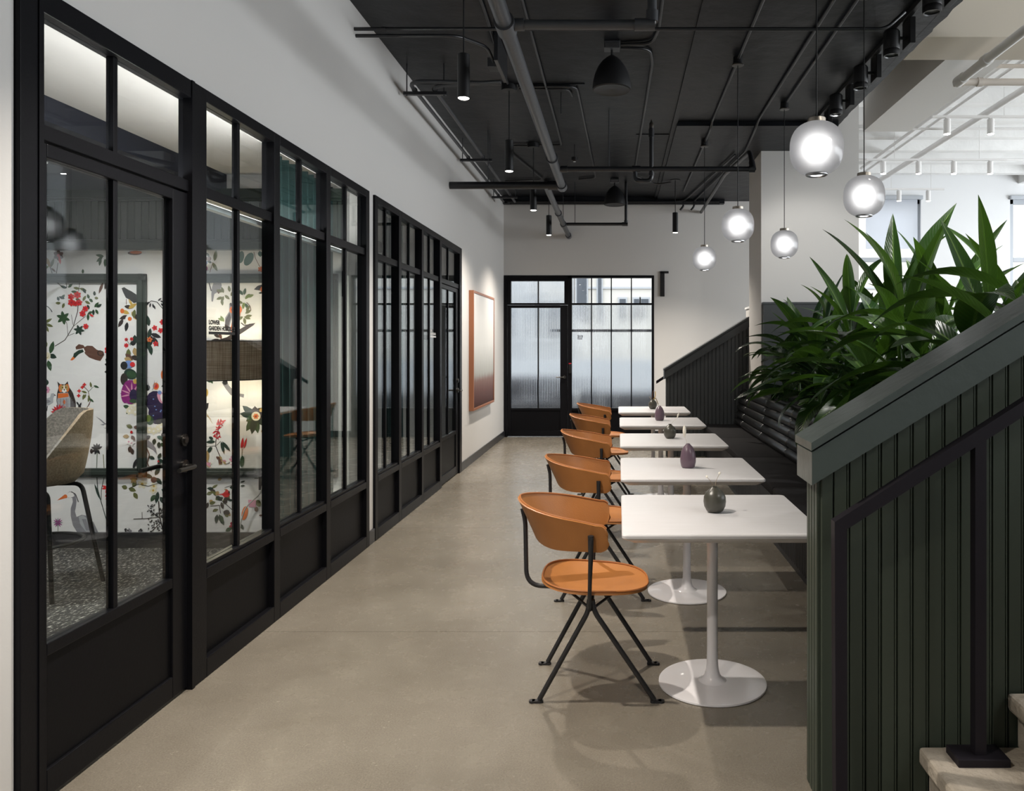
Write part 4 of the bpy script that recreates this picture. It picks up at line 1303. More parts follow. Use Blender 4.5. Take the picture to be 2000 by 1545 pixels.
# downlights added to brighten the two rooms (recessed discs)
for i, (x, y, e_) in enumerate([(-3.5, 4.6, 30), (-4.2, 3.4, 30), (-3.3, 2.4, 20), (-3.6, 6.4, 10), (-3.6, 8.0, 10)]):
    t = thing('added_downlight', 'added round downlight in the dark soffit, ' + ['nearest the wallpaper', 'in the middle of the near room', 'nearest the viewer', 'first in the further room', 'last in the further room'][i], 'downlight', (x, y, 2.565), 'added room downlights')
    MB().lathe([(0.07, 2.565), (0.07, 2.576)], x, y, 20).build('trim_ring', 'office_white', t)
    MB().lathe([(0.055, 2.562), (0.055, 2.566)], x, y, 20).build('diffuser', 'lamp_glow_white', t)
    spot('added_downlight_beam', (x, y, 2.55), (x, y + (0.25 if i < 2 else 0), 0), e_ * 3.8, 130, 0.8, (1.0, 0.95, 0.92), 0.06, t, t['_o'])

cv = thing('added_uplight', 'added slim uplight hidden behind the transom inside the near room', 'light strip', (-1.925, 3.9, 2.128))  # strip added out of sight to brighten the pale ceiling
MB().box(-1.942, -1.905, 2.45, 5.4, 2.10, 2.125, 0.003).build('profile', 'office_white', cv)
MB().box(-1.939, -1.908, 2.46, 5.39, 2.125, 2.128).build('diffuser', 'lamp_glow_white', cv)
ca_ = area('added_uplight_beam', (0, 0, 0.01), (R(180), 0, 0), 0.03, 2.9, 15, (1.0, 0.95, 0.93))
ca_.parent = cv

# curtains
def curtain(name, label, x, y0, y1, z0, z1, amp, waves, m='curtain_teal'):
    q = MB()
    n = int(waves * 10)
    vs = []
    for i in range(n + 1):
        t = i / n
        y = y0 + (y1 - y0) * t
        for j, z in enumerate((z0, z1)):
            a = amp * (1 if j == 0 else 0.7)
            vs.append((x + a * math.sin(2 * PI * waves * t) + 0.2 * a * math.sin(5 * PI * waves * t * 0.37), y + 0.35 * a * math.cos(4 * PI * waves * t), z))
    bm = bmesh.new()
    bv = [bm.verts.new(v) for v in vs]
    for i in range(n):
        bm.faces.new((bv[2 * i], bv[2 * i + 2], bv[2 * i + 3], bv[2 * i + 1]))
    bmesh.ops.solidify(bm, geom=list(bm.faces), thickness=0.002)
    q.bm(bm)
    return tag(q.build(name, m, smooth=60), label, 'curtain')


curtain('curtain', 'teal pleated curtain behind the last bays of the near partition', -2.05, 4.60, 5.50, 0.02, 2.60, 0.035, 9)
curtain('curtain', 'dark teal curtain behind the first bay of the further partition', -2.06, 5.85, 6.55, 0.02, 2.60, 0.035, 7)
curtain('curtain', 'dark teal curtain behind the middle bay of the further partition', -2.06, 6.75, 7.35, 0.02, 2.60, 0.035, 6)

# bar stool in the near room
sxc, syc = -3.44, 4.55
st = thing('bar_stool', 'felt-covered shell bar stool on black legs behind the glass door', 'stool', (sxc, syc, 0.003))
bm = bmesh.new()
rows = []
NA = 40
for i in range(9):
    v = i / 8
    row = []
    for k in range(NA):
        a = 2 * PI * k / NA
        # a=0 is the back of the shell
        ca = math.cos(a)
        hb = 0.05 + 0.39 * max(0.0, min(1.0, (ca + 0.35) / 1.0)) ** 0.75
        if v < 0.45:
            rr_ = 0.22 * (v / 0.45) ** 0.9
            z = 0.635 + 0.02 * (v / 0.45) ** 3
        else:
            t = (v - 0.45) / 0.55
            rr_ = 0.22 + 0.055 * math.sin(t * PI / 2)
            z = 0.655 + (hb - 0.02) * t
        row.append((rr_ * ca, rr_ * math.sin(a), z))
    rows.append(row)
bv = [[bm.verts.new(p_) for p_ in r_] for r_ in rows[1:]]
c0 = bm.verts.new((0, 0, 0.635))
for k in range(NA):
    bm.faces.new((c0, bv[0][k], bv[0][(k + 1) % NA]))
for i in range(len(bv) - 1):
    for k in range(NA):
        k2 = (k + 1) % NA
        bm.faces.new((bv[i][k], bv[i + 1][k], bv[i + 1][k2], bv[i][k2]))
bmesh.ops.recalc_face_normals(bm, faces=bm.faces)
bmesh.ops.solidify(bm, geom=list(bm.faces), thickness=0.022)
rot = Matrix.Rotation(R(52), 4, 'Z')
for v in bm.verts:
    v.co = rot @ v.co
    v.co += Vector((sxc, syc, 0))
q = MB()
bm.faces.ensure_lookup_table()
bm.verts.index_update()
bm.normal_update()
q.v = [v.co[:] for v in bm.verts]
for f in bm.faces:
    c_ = f.calc_center_median() - Vector((sxc, syc, 0.95))
    q.f.append(tuple(v.index for v in f.verts))
    q.mi.append(1 if f.normal.dot(c_) < 0 else 0)
bm.free()
q.build('seat_shell', ['stool_tan', 'stool_felt'], st, smooth=50)
MB().lathe([(0.0, 0.668), (0.19, 0.668), (0.205, 0.678), (0.195, 0.692), (0.0, 0.70)], sxc, syc, 32, False).build('seat_pad', 'stool_felt', st, smooth=True)
for dx, dy in ((1, -1), (1, 1), (-1, -1), (-1, 1)):
    MB().tube(rounded([(sxc + dx * 0.02, syc + dy * 0.13, 0.622), (sxc + dx * 0.165, syc + dy * 0.14, 0.622), (sxc + dx * 0.245, syc + dy * 0.215, 0.003)], 0.05), 0.0125, 10).build('leg', 'frame_black', st, smooth=True)
q = MB().tube([(sxc + 0.235 * math.cos(2 * PI * i / 36), syc + 0.215 * math.sin(2 * PI * i / 36), 0.30) for i in range(37)], 0.010, 8, False)
q.build('foot_ring', 'chair_iron', st, smooth=True)

# ------------------------------------------------------------------ rear glazed door and reeded panes
w3 = sthing('window_3', 'black-framed rear partition glazed with reeded panes', 'glazed partition', (0, YB + 0.05, 0))


def yb(name, x0, x1, z0, z1, root, m='frame_black', y0=YB - 0.01, y1=YB + 0.10, bev=0.003):
    return MB().box(x0, x1, y0, y1, z0, z1, bev).build(name, m, root)


def reeded(root, x0, x1, z0, z1, y=YB + 0.045, pitch=0.026):
    n = max(2, int(round((x1 - x0) / pitch)))
    pts = []
    for i in range(n):
        for k in range(5):
            t = (i + k / 5) / n
            pts.append((x0 + (x1 - x0) * t, y - 0.004 - 0.005 * math.sin(PI * k / 5)))
    pts.append((x1, y - 0.004))
    pts += [(x1, y + 0.004), (x0, y + 0.004)]
    q = MB()
    nn = len(pts)
    vs = [(a, b_, z0) for a, b_ in pts] + [(a, b_, z1) for a, b_ in pts]
    top = nn - 3
    fs = [(i, i + 1, nn + i + 1, nn + i) for i in range(nn - 1)] + [(nn - 1, 0, nn, 2 * nn - 1)]
    q.add(vs, fs)
    return q.build('reeded_pane', 'glass_reeded', root)


ZG = 0.465
ZH = 2.589
yb('jamb', -1.845, -1.775, 0, ZH, w3)
yb('mullion', -0.805, -0.738, 0, ZH, w3)
yb('jamb', 0.541, 0.578, 0, ZH, w3)
yb('head_rail', -1.775, 0.541, ZH - 0.04, ZH, w3)
yb('transom_rail', -0.738, 0.541, 2.118, 2.146, w3)
yb('transom_rail', -1.775, -0.805, 2.118, 2.146, w3)
yb('sill_rail', -0.738, 0.541, ZG - 0.04, ZG, w3)
yb('lower_panel', -0.738, 0.541, 0.06, ZG - 0.04, w3, 'panel_black', YB + 0.015, YB + 0.075)
yb('base_rail', -0.738, 0.541, 0, 0.06, w3)
xb = [-0.738, -0.425, -0.107, 0.215, 0.541]
for i in range(4):
    a, b_ = xb[i] + (0.009 if i else 0), xb[i + 1] - (0.009 if i < 3 else 0)
    reeded(w3, a, b_, ZG, 2.118)
    MB().box(a, b_, YB + 0.041, YB + 0.049, 2.146, ZH - 0.04).build('glass_pane', 'glass_clear', w3)
    if i < 3:
        yb('muntin', xb[i + 1] - 0.009, xb[i + 1] + 0.009, ZG, ZH - 0.04, w3, y0=YB + 0.02, y1=YB + 0.07)
# transom lights over the door (reeded too)
reeded(w3, -1.715, -1.29, 2.146, 2.50)
reeded(w3, -1.27, -0.86, 2.146, 2.50)
yb('muntin', -1.29, -1.27, 2.146, 2.50, w3, y0=YB + 0.02, y1=YB + 0.07)
yb('head_rail', -1.775, -0.805, 2.50, ZH - 0.04, w3, y0=YB + 0.0)
yb('stile', -1.775, -1.715, 2.146, 2.50, w3, y0=YB + 0.005)
yb('stile', -0.86, -0.805, 2.146, 2.50, w3, y0=YB + 0.005)
d3 = sthing('door_3', 'rear black-framed door glazed with reeded glass', 'door', (-1.29, YB + 0.05, 0))
dy0, dy1 = YB + 0.005, YB + 0.075
yb('stile', -1.770, -1.715, 0.012, 2.112, d3, y0=dy0, y1=dy1)
yb('stile', -0.925, -0.810, 0.012, 2.112, d3, y0=dy0, y1=dy1)
yb('top_rail', -1.715, -0.925, 2.07, 2.112, d3, y0=dy0, y1=dy1)
yb('lock_rail', -1.715, -0.925, ZG - 0.04, ZG, d3, y0=dy0, y1=dy1)
yb('lower_panel', -1.715, -0.925, 0.10, ZG - 0.04, d3, 'panel_black', dy0 + 0.012, dy1 - 0.012)
yb('bottom_rail', -1.715, -0.925, 0.012, 0.10, d3, y0=dy0, y1=dy1)
yb('muntin', -1.29, -1.27, ZG, 2.07, d3, y0=YB + 0.02, y1=YB + 0.07)
reeded(d3, -1.715, -1.29, ZG, 2.07)
reeded(d3, -1.27, -0.925, ZG, 2.07)
q = MB().tube([(-0.86, dy0, 0.96), (-0.86, dy0 - 0.012, 0.96)], 0.026, 18)
q.tube(rounded([(-0.86, dy0 - 0.01, 0.96), (-0.86, dy0 - 0.055, 0.96), (-0.99, dy0 - 0.055, 0.96)], 0.02), 0.009, 10)
q.build('lever_handle', 'dark_bronze', d3, smooth=True)
yb('card_reader', -0.785, -0.745, 1.02, 1.17, w3, 'fixture_black', YB - 0.03, YB - 0.008)
MB().box(-0.787, -0.745, YB - 0.034, YB - 0.01, 1.172, 1.185).build('reader_lamp', 'red_plastic', w3)


def back_text(x, z):
    return Matrix.Translation((x, YB + 0.034, z)) @ Matrix.Rotation(R(90), 4, 'X')


place_text('lettering', '213', 0.058, w3, back_text(-0.652, 1.590), bold=0.002, squeeze=1.0)
MB().box(-0.652, -0.573, YB + 0.033, YB + 0.035, 1.567, 1.578).build('lettering_bar', 'lettering', w3)

# ------------------------------------------------------------------ street seen through the rear glass
struct(box('ground_street', 'asphalt', -16, 16, YB + 0.3, 40, -0.3, -0.12), 'grey street beyond the rear glass', 'street')
fb = thing('house_front', 'cream rendered house front across the street', 'building', (4, 24, -0.12))
MB().box(-1.35, 14, 24, 26, -0.12, 11).build('wall', 'facade_cream', fb)
MB().box(-1.35, 14, 23.94, 24, 3.24, 3.30).build('string_course', 'facade_grey', fb)
MB().box(-1.35, 14, 23.92, 24, 0.4, 0.75).build('plinth', 'facade_grey', fb)
for (xa, xb_, za, zb) in ((-1.28, -0.98, 2.2, 4.6), (-0.62, -0.52, 2.2, 4.6), (0.05, 0.24, 2.3, 2.92), (0.50, 0.66, 2.3, 2.92), (0.72, 0.95, 2.3, 2.92)):
    f_ = MB().box(xa - 0.05, xb_ + 0.05, 23.93, 24.01, za, zb + 0.06).build('window', 'facade_grey', fb)
    MB().box(xa, xb_, 23.90, 23.94, za + 0.03, zb).build('pane', 'glass_dark', f_)
hb_ = thing('gabled_house', 'grey house with pediment windows across the street', 'building', (-6, 25, -0.12))
MB().box(-14, -1.40, 24.6, 27, -0.12, 11).build('wall', 'facade_grey', hb_)
for xc in (-4.2, -2.25):
    MB().prism([(xc - 0.75, 3.15), (xc + 0.75, 3.15), (xc, 3.55)], 'y', 24.4, 24.6).build('pediment', 'facade_cream', hb_)
    f_ = MB().box(xc - 0.5, xc + 0.5, 24.5, 24.61, 1.6, 3.0).build('window', 'office_white', hb_)
    MB().box(xc - 0.4, xc + 0.4, 24.47, 24.52, 1.7, 2.9).build('pane', 'glass_dark', f_)
tag(box('low_garden_wall', 'facade_grey', -14, 12, 22.0, 22.3, -0.12, 1.05, bev=0.02), 'low grey garden wall across the street', 'wall')
tag(box('pavement_strip', 'pavement', -14, 12, 18.6, 21.9, -0.14, 0.0, bev=0.02), 'pale pavement strip across the street', 'pavement')
tag(box('hedge_row', 'street_dark', -14, -1.2, 17.2, 18.0, -0.12, 0.75, bev=0.15), 'dark low hedge along the street', 'hedge')
tag(box('kerb_stone', 'pavement', -14, 12, 14.6, 14.9, -0.12, 0.12, bev=0.02), 'pale kerb just outside the rear glass', 'kerb')
tag(box('hedge_row', 'asphalt', -0.9, 12, 16.8, 17.5, -0.12, 0.42, bev=0.1), 'low grey hedge along the right part of the street', 'hedge')
tag(box('street_bench', 'street_dark', -4.5, -0.95, 15.6, 16.1, -0.12, 0.34, bev=0.03), 'long dark bench block outside the rear door', 'bench')
tag(box('street_kerb', 'pavement', -6, 12, 15.2, 15.35, -0.12, 0.10, bev=0.02), 'pale strip of kerb in front of the dark bench block', 'kerb')
tag(box('guard_rail', 'street_dark', -1.05, 3.0, 12.92, 12.96, 1.695, 1.74, bev=0.005), 'dark horizontal rail outside the rear glass', 'rail')

# flat black sign bracket on the rear wall
bt = thing('blade_bracket', 'black flat blade bracket on the end wall beside the partition', 'bracket', (0.71, YB, 2.27))
MB().box(0.675, 0.745, YB - 0.03, YB - 0.005, 2.25, 2.64, 0.003).build('blade', 'fixture_black', bt)
MB().box(0.675, 0.81, YB - 0.03, YB, 2.62, 2.655, 0.003).build('bracket_arm', 'fixture_black', bt)

# ------------------------------------------------------------------ picture on the left wall
pf = thing('framed_picture', 'tall framed picture, pale above and red-brown below, on the left wall', 'picture', (XW, 10.2, 0.68))
py0, py1, pz0, pz1, pd = 9.42, 11.0, 0.66, 2.145, 0.06
MB().box(XW, XW + pd, py0, py0 + 0.03, pz0, pz1, 0.002).build('frame_side', 'copper_frame', pf)
MB().box(XW, XW + pd, py1 - 0.03, py1, pz0, pz1, 0.002).build('frame_side', 'copper_frame', pf)
MB().box(XW, XW + pd, py0 + 0.03, py1 - 0.03, pz1 - 0.03, pz1, 0.002).build('frame_rail', 'copper_frame', pf)
MB().box(XW, XW + pd, py0 + 0.03, py1 - 0.03, pz0, pz0 + 0.03, 0.002).build('frame_rail', 'copper_frame', pf)
MB().box(XW + 0.01, XW + pd - 0.008, py0 + 0.03, py1 - 0.03, pz0 + 0.03, pz1 - 0.03).build('picture_print', 'art_print', pf)

# ------------------------------------------------------------------ tables
TF = [2.935, 4.165, 5.54, 6.95, 8.345]
TX0, TX1 = 0.015, 0.803


def rounded_rect(x0, x1, y0, y1, r, n=5):
    pts = []
    for cx, cy, a in ((x1 - r, y1 - r, 0), (x0 + r, y1 - r, 90), (x0 + r, y0 + r, 180), (x1 - r, y0 + r, 270)):
        for i in range(n + 1):
            t = R(a + 90 * i / n)
            pts.append((cx + r * math.cos(t), cy + r * math.sin(t)))
    return pts


def make_table():
    t = thing('pedestal_table', '', 'table', (0, 0, 0), 'white square pedestal tables')
    q = MB()
    h = 0.394
    lay = [(0.040, 0.698), (0.006, 0.718), (0.0, 0.7235), (0.0, 0.733), (0.003, 0.738), (0.008, 0.740)]
    loops = [[(x, y, z) for x, y in rounded_rect(-h + o, h - o, -h + o, h - o, 0.018)] for o, z in lay]
    n = len(loops[0])
    vs = [p_ for l_ in loops for p_ in l_]
    fs = []
    for i in range(len(loops) - 1):
        for k in range(n):
            k2 = (k + 1) % n
            fs.append((i * n + k, i * n + k2, (i + 1) * n + k2, (i + 1) * n + k))
    fs.append(tuple(range(n))[::-1])
    fs.append(tuple((len(loops) - 1) * n + k for k in range(n)))
    q.add(vs, fs)
    q.build('table_top', 'table_white', t, smooth=30)
    q = MB()
    q.lathe([(0.0235, 0.698), (0.0235, 0.16), (0.0245, 0.095), (0.028, 0.060), (0.035, 0.036), (0.048, 0.020), (0.062, 0.0135)], 0, 0, 32)
    q.build('column', 'table_metal', t, smooth=50)
    q = MB()
    q.lathe([(0.229, 0.0), (0.233, 0.004), (0.232, 0.010), (0.222, 0.0115), (0.14, 0.0128), (0.07, 0.0138), (0.0, 0.014)], 0, 0, 64)
    q.build('base_disc', 'table_metal', t, smooth=30)
    q = MB().box(-0.12, 0.12, -0.12, 0.12, 0.690, 0.699)
    q.build('mounting_plate', 'table_metal', t)
    return t


tl = ['white square pedestal table nearest the camera, with the twig vase', 'white square pedestal table second from the camera, with a plum vase', 'white square pedestal table in the middle of the row of five', 'white square pedestal table fourth from the camera, with a plum vase', 'white square pedestal table furthest from the camera']
t0 = make_table()
tables = []
for i, y in enumerate(TF):
    t = t0 if i == 0 else copy_tree(t0)
    t.location = ((TX0 + TX1) / 2 - (0.01 if i == 4 else 0), y + 0.394, 0)
    t['label'] = tl[i]
    tables.append(t)


# ------------------------------------------------------------------ chairs
def make_chair():
    t = thing('dining_chair', '', 'chair', (0, 0, 0), 'tan leather chairs along the tables')
    # seat dish
    bm = bmesh.new()
    NR, NA = 9, 48
    rings = []
    for i in range(1, NR + 1):
        r_ = i / NR
        row = []
        for k in range(NA):
            a = 2 * PI * k / NA
            ca, sa = math.cos(a), math.sin(a)
            n_ = 2.7
            ra = (abs(ca) ** n_ + abs(sa) ** n_) ** (-1 / n_)
            x = 0.226 * ra * ca * r_
            y = (0.222 - 0.018 * ca) * ra * sa * r_
            z = 0.438 + 0.012 * r_ ** 2 + 0.028 * max(0, -ca) ** 1.5 * r_ ** 4 + 0.012 * abs(sa) * r_ ** 5 - 0.010 * max(0, ca) * r_ ** 4
            row.append(bm.verts.new((x, y, z)))
        rings.append(row)
    c = bm.verts.new((0, 0, 0.438))
    for k in range(NA):
        bm.faces.new((c, rings[0][k], rings[0][(k + 1) % NA]))
    for i in range(NR - 1):
        for k in range(NA):
            k2 = (k + 1) % NA
            bm.faces.new((rings[i][k], rings[i + 1][k], rings[i + 1][k2], rings[i][k2]))
    bmesh.ops.recalc_face_normals(bm, faces=bm.faces)
    bmesh.ops.solidify(bm, geom=list(bm.faces), thickness=0.012)
    seat = MB().bm(bm).build('seat', 'leather', t, smooth=60)
    # piping around seat
    pts = []
    for k in range(NA + 1):
        a = 2 * PI * k / NA
        ca, sa = math.cos(a), math.sin(a)
        ra = (abs(ca) ** 2.7 + abs(sa) ** 2.7) ** (-1 / 2.7)
        pts.append((0.2265 * ra * ca, (0.2225 - 0.018 * ca) * ra * sa, 0.4405 + 0.012 + 0.028 * max(0, -ca) ** 1.5 + 0.012 * abs(sa) - 0.010 * max(0, ca)))
    MB().tube(pts, 0.0042, 6, False).build('seat_piping', 'leather_edge', seat, smooth=True)
    # wrap-around backrest shell
    bm = bmesh.new()
    NS, NZ = 60, 8
    arm = 0.125
    rad = 0.222
    half = PI * rad / 2 + arm
    cols = []
    rim = []

    def shell_pt(s_, v):
        """s_ -1..1 around the back, v 0..1 from bottom to top"""
        u = abs(s_) * half
        sg = 1 if s_ >= 0 else -1
        if u <= PI * rad / 2:
            a = u / rad
            nx, ny = -math.cos(a), math.sin(a)
            px, py_ = -0.068 + rad * nx, rad * ny
        else:
            e_ = u - PI * rad / 2
            nx, ny = 0.0, 1.0
            px, py_ = -0.068 + e_, rad + 0.02 * (e_ / arm)
        b_ = abs(s_)
        zt = 0.812 - 0.072 * min(1, b_ / 0.9) ** 1.25
        zb = 0.655 - 0.040 * math.cos(min(1, b_ / 0.75) * PI / 2) ** 0 + 0.0
        zb = 0.628 + 0.05 * max(0, 1 - b_ / 0.55) ** 1.6
        # rounded end corners
        ee = (half - u)
        rc = 0.035
        if ee < rc:
            k_ = rc - math.sqrt(max(0, rc * rc - (rc - ee) ** 2))
            zt -= k_
            zb += k_
        z = zb + (zt - zb) * v
        fl_ = (v - 0.5) * 0.075 * (1 - 0.75 * b_)
        return (px + nx * fl_, (py_ + ny * fl_) * sg, z)
    for i in range(NS + 1):
        s_ = -1 + 2 * i / NS
        # denser sampling at the ends for the rounded corners
        s_ = math.copysign(1 - (1 - abs(s_)) ** 1.25, s_)
        cols.append([bm.verts.new(shell_pt(s_, j / NZ)) for j in range(NZ + 1)])
        rim.append(shell_pt(s_, 1.0))
    for i in range(NS):
        for j in range(NZ):
            bm.faces.new((cols[i][j], cols[i + 1][j], cols[i + 1][j + 1], cols[i][j + 1]))
    bmesh.ops.recalc_face_normals(bm, faces=bm.faces)
    bmesh.ops.solidify(bm, geom=list(bm.faces), thickness=0.011)
    back = MB().bm(bm).build('backrest', 'leather', t, smooth=60)
    MB().tube(rim[1:-1], 0.0042, 6).build('backrest_piping', 'leather_edge', back, smooth=True)
    # side uprights carrying the arms, and the rear upright curling under the seat
    for sg in (-1, 1):
        q = MB()
        yA = sg * 0.2585
        q.tube([(-0.012, yA, 0.700), (-0.012, yA, 0.62), (-0.016, sg * 0.250, 0.50), (-0.018, sg * 0.242, 0.42), (-0.018, sg * 0.205, 0.385)], [0.0125, 0.0105, 0.0085, 0.0085, 0.0085], 10)
        q.tube([(-0.012, yA + sg * 0.004, 0.69), (-0.012, yA + sg * 0.012, 0.69)], 0.008, 10)
        q.build('upright', 'chair_iron', t, smooth=True)
    q = MB().tube(rounded([(-0.318, 0.0, 0.755), (-0.305, 0, 0.70), (-0.300, 0, 0.42), (-0.10, 0, 0.415)], 0.07, 8), 0.0098, 10)
    q.build('upright', 'chair_iron', t, smooth=True)
    # legs: two A-frames
    for sg in (-1, 1):
        for sx in (-1, 1):
            q = MB()
            ft = Vector((sx * 0.235 + 0.01, sg * 0.188, 0.012))
            q.tube(rounded([(sx * 0.006 - 0.014, sg * 0.203, 0.425), (sx * 0.014 - 0.012, sg * 0.203, 0.375), ft], 0.05), 0.0105, 10)
            q.build('leg', 'chair_iron', t, smooth=True)
            f_ = MB()
            f_.tube([(ft.x - sx * 0.004, ft.y, 0.0), (ft.x - sx * 0.004, ft.y, 0.010)], 0.012, 10)
            f_.box(min(ft.x, ft.x + sx * 0.03), max(ft.x, ft.x + sx * 0.03), ft.y - 0.011, ft.y + 0.011, 0.0, 0.009)
            f_.tube([(ft.x + sx * 0.03, ft.y, 0.0), (ft.x + sx * 0.03, ft.y, 0.009)], 0.013, 14)
            f_.build('foot', 'chair_iron', t, smooth=30)
    q = MB()
    for sg in (-1, 1):
        q.tube([(-0.10, sg * 0.10, 0.422), (-0.012, sg * 0.203, 0.385), (0.08, sg * 0.10, 0.422)], 0.0065, 8)
    q.tube([(-0.012, -0.203, 0.395), (-0.012, 0.203, 0.395)], 0.008, 8)
    q.box(-0.11, 0.09, -0.11, 0.11, 0.418, 0.428)
    q.build('seat_bracket', 'chair_iron', t)
    return t


ch0 = make_chair()
cl_ = ['tan leather chair with iron legs nearest the camera', 'tan leather chair second from the camera', 'tan leather chair in the middle of the row of five', 'tan leather chair fourth from the camera', 'tan leather chair furthest from the camera']
cpos = [(-0.097, 3.335, 0.0), (-0.100, 4.58, 0.01), (-0.108, 5.95, -0.01), (-0.130, 7.36, 0.01), (-0.135, 8.76, 0.0)]
for i, (x, y, rz) in enumerate(cpos):
    c_ = ch0 if i == 0 else copy_tree(ch0)
    c_.location = (x, y, 0)
    c_.rotation_euler.z = rz
    c_['label'] = cl_[i]


# ------------------------------------------------------------------ vases
def vase(kind, x, y, label):
    z = 0.7405
    t = thing('bud_vase', label, 'vase', (x, y, z), 'small bud vases on the tables')
    if kind == 'round':
        pr = [(0.026, 0), (0.036, 0.006), (0.0462, 0.026), (0.0490, 0.046), (0.0470, 0.066), (0.0385, 0.085), (0.020, 0.1005), (0.011, 0.1075), (0.0125, 0.111), (0.009, 0.111), (0.008, 0.09)]
    else:
        pr = [(0.032, 0), (0.040, 0.006), (0.0465, 0.035), (0.0465, 0.060), (0.040, 0.095), (0.027, 0.123), (0.013, 0.137), (0.011, 0.142), (0.008, 0.142), (0.007, 0.11)]
    MB().lathe([(a, b_ + z) for a, b_ in pr], x, y, 32).build('vase_body', 'vase_olive' if kind == 'round' else 'vase_plum', t, smooth=60)
    return t, z


def twig(t, pts, r, m='dry_twig', name='twig'):
    return MB().tube(rounded(pts, 0.02), r, 6).build(name, m, t, smooth=True)


def bud(t, c, a, b_, name='flower_bud'):
    MB().lathe([(0.0, c[2] - b_), (a * 0.7, c[2] - b_ * 0.7), (a, c[2]), (a * 0.7, c[2] + b_ * 0.7), (0.0, c[2] + b_)], c[0], c[1], 10, False).build(name, 'dry_white', t, smooth=True)


t, z = vase('round', 0.42, 3.335, 'round olive bud vase with two ball twigs on the nearest table')
twig(t, [(0.42, 3.335, z + 0.09), (0.412, 3.335, z + 0.12), (0.388, 3.33, z + 0.150)], 0.0009)
bud(t, (0.386, 3.33, z + 0.153), 0.0062, 0.0062)
twig(t, [(0.42, 3.335, z + 0.09), (0.424, 3.335, z + 0.13), (0.440, 3.33, z + 0.165)], 0.0009)
bud(t, (0.441, 3.33, z + 0.168), 0.0062, 0.0062)
t, z = vase('tall', 0.415, 4.55, 'tall plum bud vase on the second table')
twig(t, [(0.415, 4.55, z + 0.12), (0.405, 4.55, z + 0.16), (0.396, 4.55, z + 0.185)], 0.0010, 'dry_white')
bud(t, (0.394, 4.55, z + 0.215), 0.011, 0.036)
t, z = vase('round', 0.405, 5.99, 'round olive bud vase on the middle table')
twig(t, [(0.405, 5.99, z + 0.09), (0.43, 5.99, z + 0.13), (0.462, 5.99, z + 0.16), (0.474, 5.99, z + 0.19)], 0.0010, 'dry_white')
q = MB().tube([(0.462, 5.99, z + 0.16), (0.470, 5.99, z + 0.185), (0.476, 5.99, z + 0.195)], [0.003, 0.007, 0.003], 8)
q.build('flower_bud', 'dry_white', t, smooth=True)
t, z = vase('tall', 0.402, 7.42, 'tall plum bud vase on the fourth table')
twig(t, [(0.402, 7.42, z + 0.12), (0.43, 7.42, z + 0.10), (0.47, 7.42, z + 0.06)], 0.0010, 'dry_twig')
t, z = vase('round', 0.397, 8.78, 'round olive bud vase with dried pods on the furthest table')
twig(t, [(0.397, 8.78, z + 0.09), (0.39, 8.78, z + 0.14), (0.405, 8.78, z + 0.21)], 0.004, 'p_brown')
twig(t, [(0.397, 8.78, z + 0.09), (0.43, 8.78, z + 0.13), (0.46, 8.78, z + 0.05)], 0.006, 'dry_twig')
twig(t, [(0.397, 8.78, z + 0.09), (0.43, 8.78, z + 0.15), (0.425, 8.78, z + 0.20)], 0.005, 'p_gold')
twig(t, [(0.397, 8.78, z + 0.09), (0.37, 8.78, z + 0.12), (0.36, 8.78, z + 0.14)], 0.004, 'dry_twig')

# ------------------------------------------------------------------ banquette bench
bn = thing('banquette_bench', 'long black banquette bench with stacked bolster back', 'bench', (1.4, 6.3, 0))
MB().box(1.165, 1.695, 2.605, 10.10, 0.0, 0.36).build('bench_base', 'bench_base', bn)
q = MB()
y = 2.62
while y < 10.08:
    q.box(1.143, 1.166, y, y + 0.030, 0.045, 0.355)
    y += 0.042
rb = q.build('ribbed_front', 'bench_base', bn)
rb['kind'] = 'stuff'
MB().box(1.15, 1.17, 2.605, 10.10, 0.0, 0.045).build('plinth_strip', 'bench_base', bn)
yy = [2.605, 4.105, 5.605, 7.105, 8.605, 10.10]
for i in range(5):
    MB().box(1.125, 1.66, yy[i] + 0.002, yy[i + 1] - 0.002, 0.36, 0.432, 0.018).build('seat_cushion', 'bench_fabric', bn, smooth=40)
js = [2.61, 3.30, 4.55, 5.80, 7.05, 8.30, 9.55, 10.10]
for r_ in range(5):
    zc = 0.478 + r_ * 0.0895
    xc = 1.572 + r_ * 0.0185
    off = 0.10 if r_ in (0,) else (0.0 if r_ % 2 else 0.04)
    for i in range(len(js) - 1):
        a, b_ = js[i] + 0.003, js[i + 1] - 0.003
        rr_ = 0.0485
        MB().tube([(xc, a, zc), (xc, a + 0.006, zc), (xc, a + 0.018, zc), (xc, b_ - 0.018, zc), (xc, b_ - 0.006, zc), (xc, b_, zc)], [rr_ * 0.86, rr_ * 0.96, rr_, rr_, rr_ * 0.96, rr_ * 0.86], 18).build('bolster', 'bolster_vinyl', bn, smooth=50)
MB().box(1.665, 1.697, 2.605, 10.10, 0.36, 0.90).build('back_board', 'bench_base', bn)

# ------------------------------------------------------------------ sloping stair-side walls (near and far)
SL = 0.615


